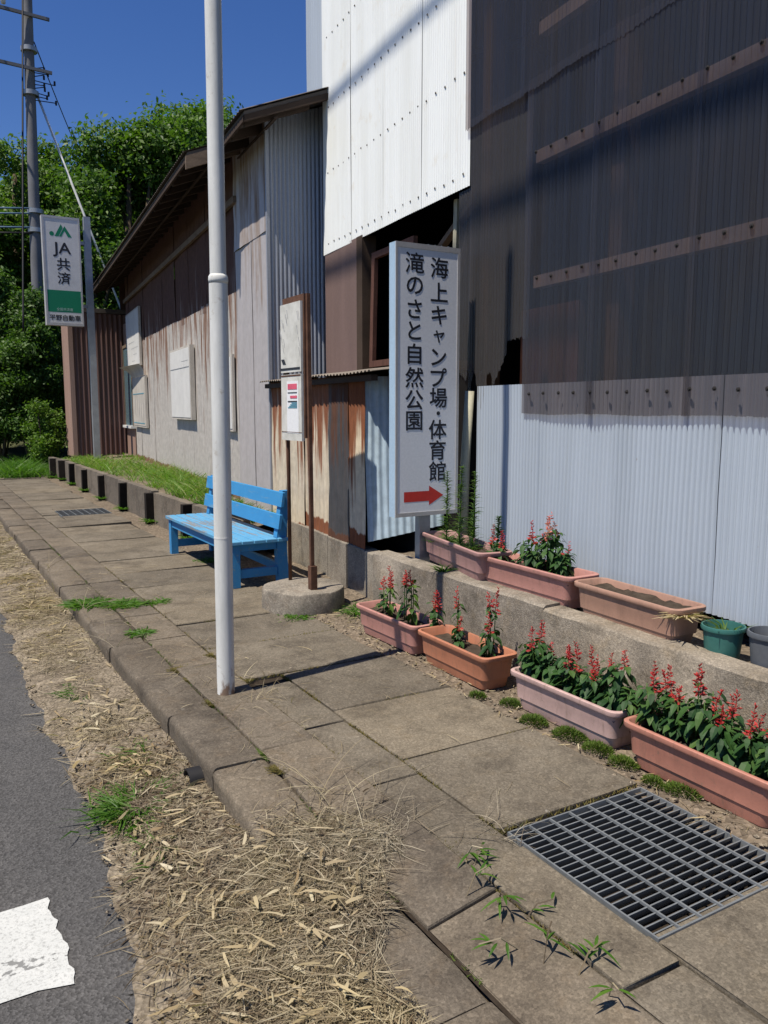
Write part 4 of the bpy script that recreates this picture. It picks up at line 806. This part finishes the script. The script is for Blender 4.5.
# moss cushions along the planters and the joints
mg = 'moss cushions on the sidewalk'
ml = ['moss cushion at the foot of the orange planter, farthest from the grating', 'moss cushion between the orange and pale pink planters', 'moss cushion below the left end of the pale pink planter', 'largest moss cushion below the middle of the pale pink planter', 'moss cushion below the right end of the pale pink planter', 'moss cushion in front of the gap before the salmon planter', 'small moss cushion at the far corner of the grating', 'moss cushion between grating and salmon planter']
for i, (px_, py_, r_) in enumerate(((2.24, 2.93, .035), (2.31, 2.77, .04), (2.26, 2.55, .05), (2.29, 2.36, .058), (2.29, 2.20, .05), (2.28, 2.06, .045), (2.255, 1.89, .035), (2.29, 1.785, .05))):
    n = int(900*(r_/.05)**2); a = rng.uniform(0, 6.28, n); rr = np.sqrt(rng.uniform(0, 1, n)); hh = np.sqrt(np.maximum(0, 1-rr**2))*r_*.5
    base = np.stack([rr*np.cos(a)*r_*(1+.2*np.sin(3*a)), rr*np.sin(a)*r_*1.35, hh*rng.uniform(.5, 1, n)-.004], 1); d = unit(np.stack([np.cos(a)*rr, np.sin(a)*rr, .5+.6*rng.uniform(size=n)], 1)+rng.normal(size=(n, 3))*.3)
    V, F = strips(base, d, np.zeros((n, 3)), rng.uniform(.008, .018, n), np.full(n, .0045), 1); o = link('moss_cushion', npmesh('moss_cushion', V, F), 'moss_green'); o.location = (px_, py_, 0); tag(o, ml[i], 'moss', mg)
for i, (x, y, r_, mt, lb) in enumerate(((1.125, 2.86, .045, 'moss_green', 'green moss clump in the kerb joint right of the drain pipe'), (1.12, 2.70, .035, 'moss_brown', 'brownish moss clump next to the green one in the kerb joint'), (1.125, 3.50, .045, 'moss_brown', 'brown moss just in front of the white pole'), (1.14, 3.86, .05, 'moss_brown', 'brown moss patch left of the white pole foot'), (1.13, 4.05, .05, 'moss_brown', 'farther brown moss patch left of the white pole'), (1.36, 3.72, .04, 'moss_brown', 'brown moss right behind the white pole foot'), (1.365, 4.2, .035, 'moss_brown', 'brown moss in the slab joint beyond the white pole'))):
    tuft(x, y, -.005, r_, int(600*r_/.05), .016, .004, mt, 'moss_clump', lb, 'moss', 'moss clumps in the sidewalk joints', .7, 1)
wg = 'green weeds in the paving'
for x, y, z, r_, n, L, lb in ((.98, 5.78, 0, .13, 520, .06, 'left part of the low green weed patch on the kerb'), (1.19, 5.62, 0, .12, 480, .055, 'right part of the low green weed patch on the kerb'), (1.42, 5.55, 0, .08, 160, .05, 'thin green weed beyond the patch on the kerb'), (1.12, 4.84, 0, .07, 200, .045, 'small green weed on the kerb nearer than the patch'),
        (2.22, 6.9, 0, .12, 260, .04, 'dull green weeds under the blue bench'), (2.52, 4.62, 0, .10, 130, .12, 'leafy weed between the bus stop foot and the retaining wall'), (2.12, 4.72, 0, .10, 200, .025, 'low weeds at the front of the bus stop foot')):
    tuft(x, y, z-.004, r_, n, L, .010, 'weed_green', 'weed', lb, 'weed', wg, .9)
tuft(.64, 2.92, -.14, .13, 620, .10, .009, 'weed_green', 'weed_clump', 'bushy green weed in the dry litter beside the drain pipe', 'weed', None, .6)
tuft(.72, 2.55, -.13, .16, 160, .07, .006, 'weed_green', 'weed_clump', 'sparse green shoots in the dry litter near the camera', 'weed', None, .8)
tuft(.72, 4.3, -.13, .14, 200, .07, .007, 'weed_green', 'weed_clump', 'faint green weeds in the litter level with the white pole', 'weed', None, .8)
tuft(.78, 3.35, -.13, .10, 170, .08, .007, 'weed_green', 'weed_clump', 'green weeds against the kerb before the drain pipe', 'weed', None, .7)
# bamboo grass sprouting through the dropped kerb
bg = thing('bamboo_grass', (1.34, 1.5, -.02), 'sprawling green bamboo grass sprouting from the joint by the grating', 'plant'); st = MB(); lf = MB()
for k in range(9):
    x, y = 1.33+random.uniform(-.09, .07), 1.22+.08*k; a = random.uniform(0, 6.28); L = random.uniform(.05, .14)
    tip = Vector((x+math.cos(a)*L, y+math.sin(a)*L, random.uniform(.02, .09))); st.tube([(x, y, -.03), ((x+tip.x)/2, (y+tip.y)/2, tip.z*.8), tip], .0022, 4)
    for j in range(random.randint(4, 7)):
        b = a+random.uniform(-1.6, 1.6); q = Vector((x, y, 0)).lerp(tip, random.uniform(.3, 1)); q.z = max(q.z, .012); leaf(lf, q, (math.cos(b), math.sin(b), random.uniform(-.1, .7)), random.uniform(.045, .08), .0095, .35)
st.build('stem', 'straw', bg); lf.build('foliage', 'weed_green', bg)

# ------------------------------------------------------------------ dry litter along the kerb (uncountable)
def litter(n, xy, Lr, wr, mat, name, label, up=.12, k=3, lift=.012, bendz=.25):
    pts = [xy() for _ in range(n)]; base = np.array([(x, y, ground_h(x, y)+random.uniform(.002, lift)) for x, y in pts]); a = rng.uniform(0, 6.28, n)
    d = unit(np.stack([np.cos(a), np.sin(a), np.abs(rng.normal(size=n))*up], 1)); b2 = a+rng.choice([-1, 1], n)*1.57; bd = rng.uniform(0, .35, n)
    bend = np.stack([np.cos(b2)*bd, np.sin(b2)*bd, -np.abs(d[:, 2])*rng.uniform(.6, 1.1, n)*1.0], 1); V, F = strips(base, d, bend, rng.uniform(*Lr, n), rng.uniform(*wr, n), k, np.array([.7, 1, .8, .15]) if k == 3 else None)
    return tag(link(name, npmesh(name, V, F), mat), label, 'litter', kind='stuff')
def gut(y0, y1, pw=1.0):
    def f():
        y = y0+(y1-y0)*random.random()**pw
        while math.sin(y*5.3)+math.sin(y*11.7+1)+math.sin(y*2.1+2) < -.5 and random.random() < .75: y = y0+(y1-y0)*random.random()**pw
        e = road_edge(y); x = e+.0+(.885-e)*min(1, abs(random.gauss(.55, .27))); return (min(max(x, e-.03), .885), y)
    return f
def mound():
    while True:
        x, y = random.gauss(.88, .17), random.gauss(1.70, .36)
        if (road_edge(y)-.02) < x < .93+max(0, (y-1.62)*.7) and x < 1.32 and .9 < y < 2.45 and not (x > .90 and y < 1.72 and random.random() < .97) and not (x > 1.17 and y < 1.9 and random.random() < .8): return (x, y)
litter(11000, gut(1, 7, 1.5), (.02, .12), (.0012, .0034), 'straw', 'dry_straw', 'dry broken straw lying in the gutter along the kerb')
litter(3500, gut(6, 16, 1.2), (.05, .2), (.003, .007), 'straw', 'dry_straw', 'distant dry straw lying along the kerb', .2)
def flow(n, roots, Lr, wr, mat, name, label):
    k = rng.choice(len(roots), n); rt = np.array(roots)[k]; base = rt[:, :2]+rng.normal(size=(n, 2))*rt[:, 2:3]; zz = np.array([ground_h(x, y) for x, y in base]); a = np.arctan2(rt[:, 4], rt[:, 3])+rng.normal(size=n)*1.2
    L0 = rng.uniform(*Lr, n); ex = base[:, 0]+np.cos(a)*L0; ey = base[:, 1]+np.sin(a)*L0; ok = (ex < .93+np.maximum(0, (ey-1.62)*1.0)) & (ex > .42) & (base[:, 0] < .95+np.maximum(0, (base[:, 1]-1.62)*.8)); base, zz, a, L, n = base[ok], zz[ok], a[ok], L0[ok], int(ok.sum())
    up_ = rng.uniform(.0, .20, n)**1.3; d = unit(np.stack([np.cos(a), np.sin(a), up_], 1)); sd_ = rng.normal(size=n)*.3
    end = base+np.stack([np.cos(a), np.sin(a)], 1)*L[:, None]*.95; ez = np.array([ground_h(x, y) for x, y in end]); drop = (ez+rng.uniform(.002, .03, n)-zz-.008)/L-d[:, 2]
    V, F = strips(np.column_stack([base, zz+.008]), d, np.stack([-np.sin(a)*sd_, np.cos(a)*sd_, drop], 1), L, rng.uniform(*wr, n), 5); return tag(link(name, npmesh(name, V, F), mat), label, 'litter', kind='stuff')
flow(3600, [(1.10, 2.22, .06, -.7, -.75), (1.02, 2.05, .06, -.6, -.8), (.95, 2.2, .05, -.9, -.3), (.98, 1.85, .06, -.55, -.85), (.90, 1.7, .06, -.4, -.9), (.85, 1.5, .07, -.3, -.95), (1.2, 2.1, .05, -.3, -.95), (1.08, 2.2, .05, .2, -1), (.80, 1.9, .08, -.9, -.5)], (.05, .24), (.0012, .003), 'grey_straw', 'straw_mat', 'matted grey dry grass flowing over the dropped kerb in the foreground')
litter(7000, mound, (.015, .10), (.0012, .0038), 'straw', 'straw_heap', 'loose dry bits on the straw mat in the foreground', .25, 3, .03)
litter(2200, gut(1, 3.6, 1.3), (.015, .05), (.004, .010), 'bark_bits', 'leaf_crumbs', 'dark crumbled leaves among the litter', .2, 3, .012)
litter(420, gut(1.1, 4.5, 1.7), (.025, .095), (.005, .013), 'dry_leaf', 'bamboo_leaf_litter', 'pale dry bamboo leaves scattered in the gutter', .25, 3, .03)
litter(1200, mound, (.012, .045), (.004, .010), 'bark_bits', 'leaf_crumbs', 'dark crumbled leaves in the straw mat', .2, 3, .02)
litter(150, mound, (.025, .09), (.005, .013), 'dry_leaf', 'bamboo_leaf_litter', 'pale dry bamboo leaves lying on the straw heap', .3, 3, .06)
litter(220, gut(4, 12, 1.2), (.04, .12), (.006, .014), 'dry_leaf', 'bamboo_leaf_litter', 'pale dry bamboo leaves farther along the kerb', .3)
litter(500, lambda: (random.choice((random.gauss(1.36, .05), random.gauss(1.12, .04), random.uniform(.95, 2.4))), random.uniform(1.9, 7)), (.03, .14), (.0012, .003), 'straw', 'sidewalk_straw', 'single dry stalks strewn over the sidewalk slabs', .08)
litter(260, lambda: (random.uniform(2.18, 2.45), random.uniform(1.3, 5.2)), (.02, .07), (.002, .006), 'dry_leaf', 'sidewalk_chaff', 'bits of dry chaff along the planters', .1)
def stalks(n, xr, yr, Lr, name, label, mat='grey_straw'):
    x = rng.uniform(*xr, n); y = rng.uniform(*yr, n); base = np.array([(a, b, ground_h(a, b)-.005) for a, b in zip(x, y)]); a = rng.uniform(0, 6.28, n); d = unit(np.stack([np.cos(a)*.5, np.sin(a)*.5, rng.uniform(.25, 1, n)], 1))
    V, F = strips(base, d, np.stack([np.cos(a)*.5, np.sin(a)*.5, -rng.uniform(.2, .8, n)], 1), rng.uniform(*Lr, n), rng.uniform(.0016, .003, n), 6); return tag(link(name, npmesh(name, V, F), mat), label, 'grass', kind='stuff')
stalks(60, (1.08, 1.38), (1.95, 2.5), (.10, .38), 'dry_grass', 'wispy dry stalks standing behind the straw heap')
stalks(30, (1.52, 1.6), (1.80, 2.0), (.06, .16), 'dry_grass', 'dry stalks at the left corner of the grating')
stalks(45, (1.2, 1.5), (3.3, 3.8), (.05, .14), 'dry_grass', 'dry stalks around the foot of the white pole')
stalks(70, (.85, .95), (4.5, 7.5), (.12, .34), 'dry_grass', 'dry stalks leaning over the far kerb')
stalks(25, (2.2, 2.3), (1.45, 1.75), (.05, .10), 'dry_grass', 'dry stalks between grating and salmon planter', 'straw')
# pebbles on the soil strip and verge
def pebbles(n, fn, rr, name, label):
    V, F = [], []; b = 0
    for _ in range(n):
        x, y, z = fn(); r_ = random.uniform(*rr); q = [Vector((random.gauss(0, 1), random.gauss(0, 1), random.gauss(0, 1))).normalized() for _ in range(0)]
        pts = [(1, 0, 0), (0, 1, 0), (-1, 0, 0), (0, -1, 0), (0, 0, .7), (0, 0, -.7)]; an = random.uniform(0, 6.28); c, s_ = math.cos(an), math.sin(an); sx_, sy_ = random.uniform(.7, 1.4), random.uniform(.6, 1.1)
        V += [(x+r_*(sx_*p[0]*c-sy_*p[1]*s_), y+r_*(sx_*p[0]*s_+sy_*p[1]*c), z+r_*p[2]) for p in pts]
        F += [(b+i, b+(i+1) % 4, b+4) for i in range(4)]+[(b+(i+1) % 4, b+i, b+5) for i in range(4)]; b += 6
    return tag(link(name, npmesh(name, V, F), 'dry_soil', None, True), label, 'gravel', kind='stuff')
pebbles(900, lambda: (random.uniform(2.18, 2.62), random.uniform(1.2, 5.6), 0), (.003, .012), 'gravel', 'loose gravel along the planters and the bus stop foot')
pebbles(700, lambda: (lambda y: (random.uniform(road_edge(y)-.03, .89), y, -.138))(random.uniform(1, 7)), (.003, .011), 'gravel', 'loose grit among the litter in the gutter')
# drain pipe poking out of the kerb
dp = thing('drain_pipe', (.87, 2.97, -.1), 'short black drain pipe end poking out of the kerb', 'pipe'); n = 16
f = lambda x, r_: [(x, 2.97+r_*math.cos(2*math.pi*k/n), -.10+r_*math.sin(2*math.pi*k/n)) for k in range(n)]
MB().loft([f(.91, .05), f(.845, .05), f(.845, .043), f(.895, .042)], False, True).build('pipe_wall', 'black_rubber', dp, True, True)

# ------------------------------------------------------------------ grass on the bank, far weeds
def grass(name, label, n, xr, yr, zf, Lr, wr, mat='grass_green'):
    x = rng.uniform(*xr, n); y = rng.uniform(*yr, n); clump = .55+.45*np.sin(x*5+y*2.3)*np.sin(y*3.1+1); keep = rng.uniform(size=n) < np.clip(clump*1.5-.35, .05, 1); x, y, clump = x[keep], y[keep], clump[keep]; n = len(x)
    base = np.array([(a, b, zf(a, b)) for a, b in zip(x, y)]); a = rng.uniform(0, 6.28, n); d = unit(np.stack([np.cos(a)*.4, np.sin(a)*.4, rng.uniform(.5, 1, n)], 1))
    V, F = strips(base, d, np.stack([np.cos(a)*.4, np.sin(a)*.4, -rng.uniform(.1, .5, n)], 1), rng.uniform(*Lr, n)*(.6+.5*clump), rng.uniform(*wr, n), 3); return tag(link(name, npmesh(name, V, F), mat), label, 'grass', kind='stuff')
bz = lambda x, y: .29+.05*(x-2.5)
grass('bank_grass', 'lush green grass on the bank below the barn wall', 9000, (2.66, 3.42), (8.8, 15.5), bz, (.06, .34), (.005, .013))
grass('bank_grass', 'short grass and weeds on the bank behind the bench', 2500, (2.6, 3.0), (6.9, 8.6), bz, (.04, .16), (.006, .014), 'weed_green')
grass('bank_grass', 'sparse grass at the foot of the brown annex', 1800, (2.6, 3.9), (15.5, 17.6), bz, (.06, .16), (.008, .016))
grass('roadside_weeds', 'bright green weeds where the sidewalk ends', 9000, (1.3, 2.9), (17.0, 20.5), lambda x, y: -.05, (.15, .55), (.010, .022), 'weed_green')
for i, y in enumerate(sl[1:-1]):
    tuft(bx_(y)-.05, y-.07, 0, .05, 60, .12, .012, 'weed_green', 'wall_foot_weed', f'weed growing beside the {ordw[i]} post of the bank wall, counted from the bench', 'weed', 'weeds beside the bank wall posts', .7)

# ------------------------------------------------------------------ shrubs and trees
def crown_pts(lobes, n, fill=.35):
    """leaf-clump centres on and in a set of lobes (x, y, z, r)"""
    w = np.array([l[3]**2 for l in lobes]); k = rng.choice(len(lobes), n, p=w/w.sum()); L = np.array(lobes)[k]; d = unit(rng.normal(size=(n, 3))); r_ = L[:, 3]*(1-fill*rng.uniform(size=n)**1.5)
    return L[:, :3]+d*r_[:, None]*np.array([1, 1, .85]), d
def make_tree(name, label, cat, x, y, zb, h, rx, rz, nclump, per, size, mat, group, seed, trunk=True, nl=16, low=.35):
    global rng
    rng = np.random.default_rng(seed); random.seed(seed); t = thing(name, (x, y, zb), label, cat, group); lobes = []; cz = zb+h-rz
    for i in range(nl):
        u = unit(rng.normal(size=3)); q = rng.uniform(.45, 1)**.6; lobes.append((x+u[0]*rx*q*.75, y+u[1]*rx*q*.75, cz+u[2]*rz*q*.78, rx*rng.uniform(.22, .42)))
    nclump = int(nclump*1.9); C, d = crown_pts(lobes, nclump, .6); off = rng.normal(size=(nclump, per, 3))*size*np.array([1.4, 1.4, .8]); Cn = (C[:, None]+off).reshape(-1, 3); D = np.repeat(d, per, 0)
    Cn = Cn[Cn[:, 2] > zb+.05]; D = D[:len(Cn)]
    V, F = leaves(Cn, D*.7, size, size*.55, .5, .7); link('crown', npmesh('crown', V, F), mat, t)
    m = MB()
    if trunk:
        r0 = .03*h; pts = [(x, y, zb-.3), (x+.02*h, y, zb+h*.25), (x-.01*h, y+.02*h, zb+h*.5), (x, y, zb+h*.8)]; m.tube(pts, [r0, r0*.8, r0*.55, r0*.2], 8)
        for lx, ly, lz, lr in lobes[:9]:
            s0 = Vector(pts[1]).lerp(Vector(pts[2]), random.random()); e = Vector((lx, ly, lz)); m.tube([s0, s0.lerp(e, .5)+Vector((0, 0, -.05*h)), e], [r0*.4, r0*.28, r0*.08], 5)
    else:
        for k in range(5):
            lx, ly, lz, lr = lobes[k]; m.tube([(x, y, zb-.1), ((x+lx)/2, (y+ly)/2, (zb+lz)/2+.1), (lx, ly, lz)], [.03, .022, .008], 5)
    m.build('trunk' if trunk else 'stem', 'bark', t, True); return t
TG = 'trees behind the barn'; SG = 'shrubs at the end of the sidewalk'
make_tree('broadleaf_tree', 'tallest broadleaf tree, rising above the barn roof left of the white building', 'tree', 8.2, 25.5, .8, 10.6, 3.0, 3.7, 620, 30, .17, 'tree_leaf', TG, 11, nl=22)
make_tree('broadleaf_tree', 'rounded broadleaf tree against the sky above the barn eave', 'tree', 5.9, 24.6, .6, 9.2, 2.2, 3.0, 520, 30, .16, 'tree_leaf', TG, 12, nl=18)
make_tree('broadleaf_tree', 'tree directly behind the utility pole', 'tree', 3.2, 27.5, .7, 9.6, 2.1, 3.2, 480, 28, .15, 'bright_leaf', TG, 13, nl=18)
make_tree('broadleaf_tree', 'lower dark tree filling the gap behind the green and white sign', 'tree', 4.6, 23.3, .4, 6.6, 1.9, 3.0, 560, 30, .14, 'tree_leaf', TG, 14, nl=20)
make_tree('broadleaf_tree', 'dark tree standing close behind the barn roof', 'tree', 7.2, 22.8, .5, 7.6, 2.1, 3.2, 560, 30, .15, 'tree_leaf', TG, 15, nl=20)
make_tree('broadleaf_tree', 'tree at the left edge of the picture beyond the road end', 'tree', 1.2, 26.5, .5, 8.6, 2.0, 3.4, 520, 28, .16, 'tree_leaf', TG, 16, nl=18)
make_tree('broadleaf_tree', 'rear tree behind the rounded broadleaf tree', 'tree', 5.0, 31.5, 1.5, 8.6, 3.0, 4.0, 520, 26, .20, 'tree_leaf', TG, 17, nl=18)
make_tree('broadleaf_tree', 'rear tree mostly hidden behind the tallest tree', 'tree', 10.8, 29, 1.3, 8.6, 2.6, 3.6, 420, 26, .20, 'tree_leaf', TG, 18, nl=16)
make_tree('broadleaf_tree', 'rear tree behind the left edge tree and the cables', 'tree', 1.5, 33, 1.2, 9, 3.2, 4.2, 480, 26, .20, 'tree_leaf', TG, 19, nl=18)
make_tree('leafy_shrub', 'tall shrub under the green and white sign, left of the brown annex', 'shrub', 2.35, 20.2, 0, 4.0, .75, 1.95, 420, 26, .10, 'shrub_leaf', SG, 21, False, 16)
make_tree('leafy_shrub', 'bright ivy-clad shrub at the foot of the utility pole', 'shrub', 2.75, 21.6, 0, 4.7, .8, 2.3, 460, 26, .10, 'bright_leaf', SG, 22, False, 16)
make_tree('leafy_shrub', 'broad shrub at the left edge where the sidewalk ends', 'shrub', 1.75, 20.6, 0, 3.4, .8, 1.7, 420, 26, .10, 'shrub_leaf', SG, 23, False, 16)
make_tree('leafy_shrub', 'dark shrub behind the others at the left edge', 'shrub', 1.5, 22.6, 0, 5.0, 1.1, 2.5, 460, 26, .12, 'tree_leaf', SG, 24, False, 16)
make_tree('leafy_shrub', 'low bright shrub beside the brown annex wall', 'shrub', 2.45, 18.9, 0, 1.6, .45, .75, 220, 22, .075, 'bright_leaf', SG, 25, False, 12)
make_tree('leafy_shrub', 'shrub between the utility pole and the annex roof', 'shrub', 3.9, 22.0, 0, 4.6, 1.0, 2.3, 420, 26, .12, 'tree_leaf', SG, 26, False, 16)
make_tree('leafy_shrub', 'vine-covered shrub hiding the lower half of the utility pole', 'shrub', 2.6, 20.9, 0, 4.9, .8, 2.5, 420, 26, .10, 'shrub_leaf', SG, 27, False, 18)
make_tree('leafy_shrub', 'tall vine-hung thicket at the very left edge of the picture', 'shrub', 1.9, 21.6, 0, 5.6, .9, 2.8, 420, 26, .11, 'shrub_leaf', SG, 28, False, 18)
make_tree('broadleaf_tree', 'far tree filling the gap between the pole and the rounded tree', 'tree', 4.2, 29, 1.2, 8.0, 2.6, 4.0, 420, 26, .18, 'tree_leaf', TG, 29, nl=18)
make_tree('broadleaf_tree', 'far tree behind the barn roof between the two tallest trees', 'tree', 7.6, 29.5, 1.2, 8.8, 2.8, 4.2, 420, 26, .18, 'tree_leaf', TG, 30, nl=18)

# ------------------------------------------------------------------ moss and dirt in the paving joints
def joint(n, fx, name, label, mat):
    q = np.array([fx() for _ in range(n)]); q = q[np.sin(q[:, 0]*9+q[:, 1]*5)*.5+np.sin(q[:, 1]*13.7)*.5 > -.15]; n = len(q); base = np.column_stack([q, np.array([ground_h(x, y)-.012 for x, y in q])]); a = rng.uniform(0, 6.28, n); d = unit(np.stack([np.cos(a)*.7, np.sin(a)*.7, rng.uniform(.4, 1, n)], 1))
    V, F = strips(base, d, np.zeros((n, 3)), rng.uniform(.010, .024, n), rng.uniform(.003, .006, n), 1); tag(link(name, npmesh(name, V, F), mat), label, 'moss', kind='stuff')
joint(2600, lambda: (1.361+random.gauss(0, .006), 1.2+9*random.random()**1.6), 'joint_moss', 'brownish moss along the long slab joint', 'moss_brown')
joint(1500, lambda: (1.564+random.gauss(0, .006), random.uniform(1.9, 3.7)), 'joint_moss', 'brownish moss along the short inner joint', 'moss_brown')
joint(1800, lambda: (random.uniform(1.38, 2.2), random.choice((1.92, 2.52, 3.12, 3.72, 4.32, 4.92, 5.52))+random.gauss(0, .005)), 'joint_moss', 'moss and dirt in the cross joints', 'moss_brown')
joint(1300, lambda: (1.118+random.gauss(0, .006), 1.2+9*random.random()**1.4), 'joint_moss', 'green moss behind the kerb stones', 'moss_green')
joint(900, lambda: (px+math.cos(random.uniform(0, 6.28))*random.gauss(.055, .012), py+random.gauss(0, .05)), 'joint_moss', 'moss and grit around the foot of the white pole', 'moss_brown')
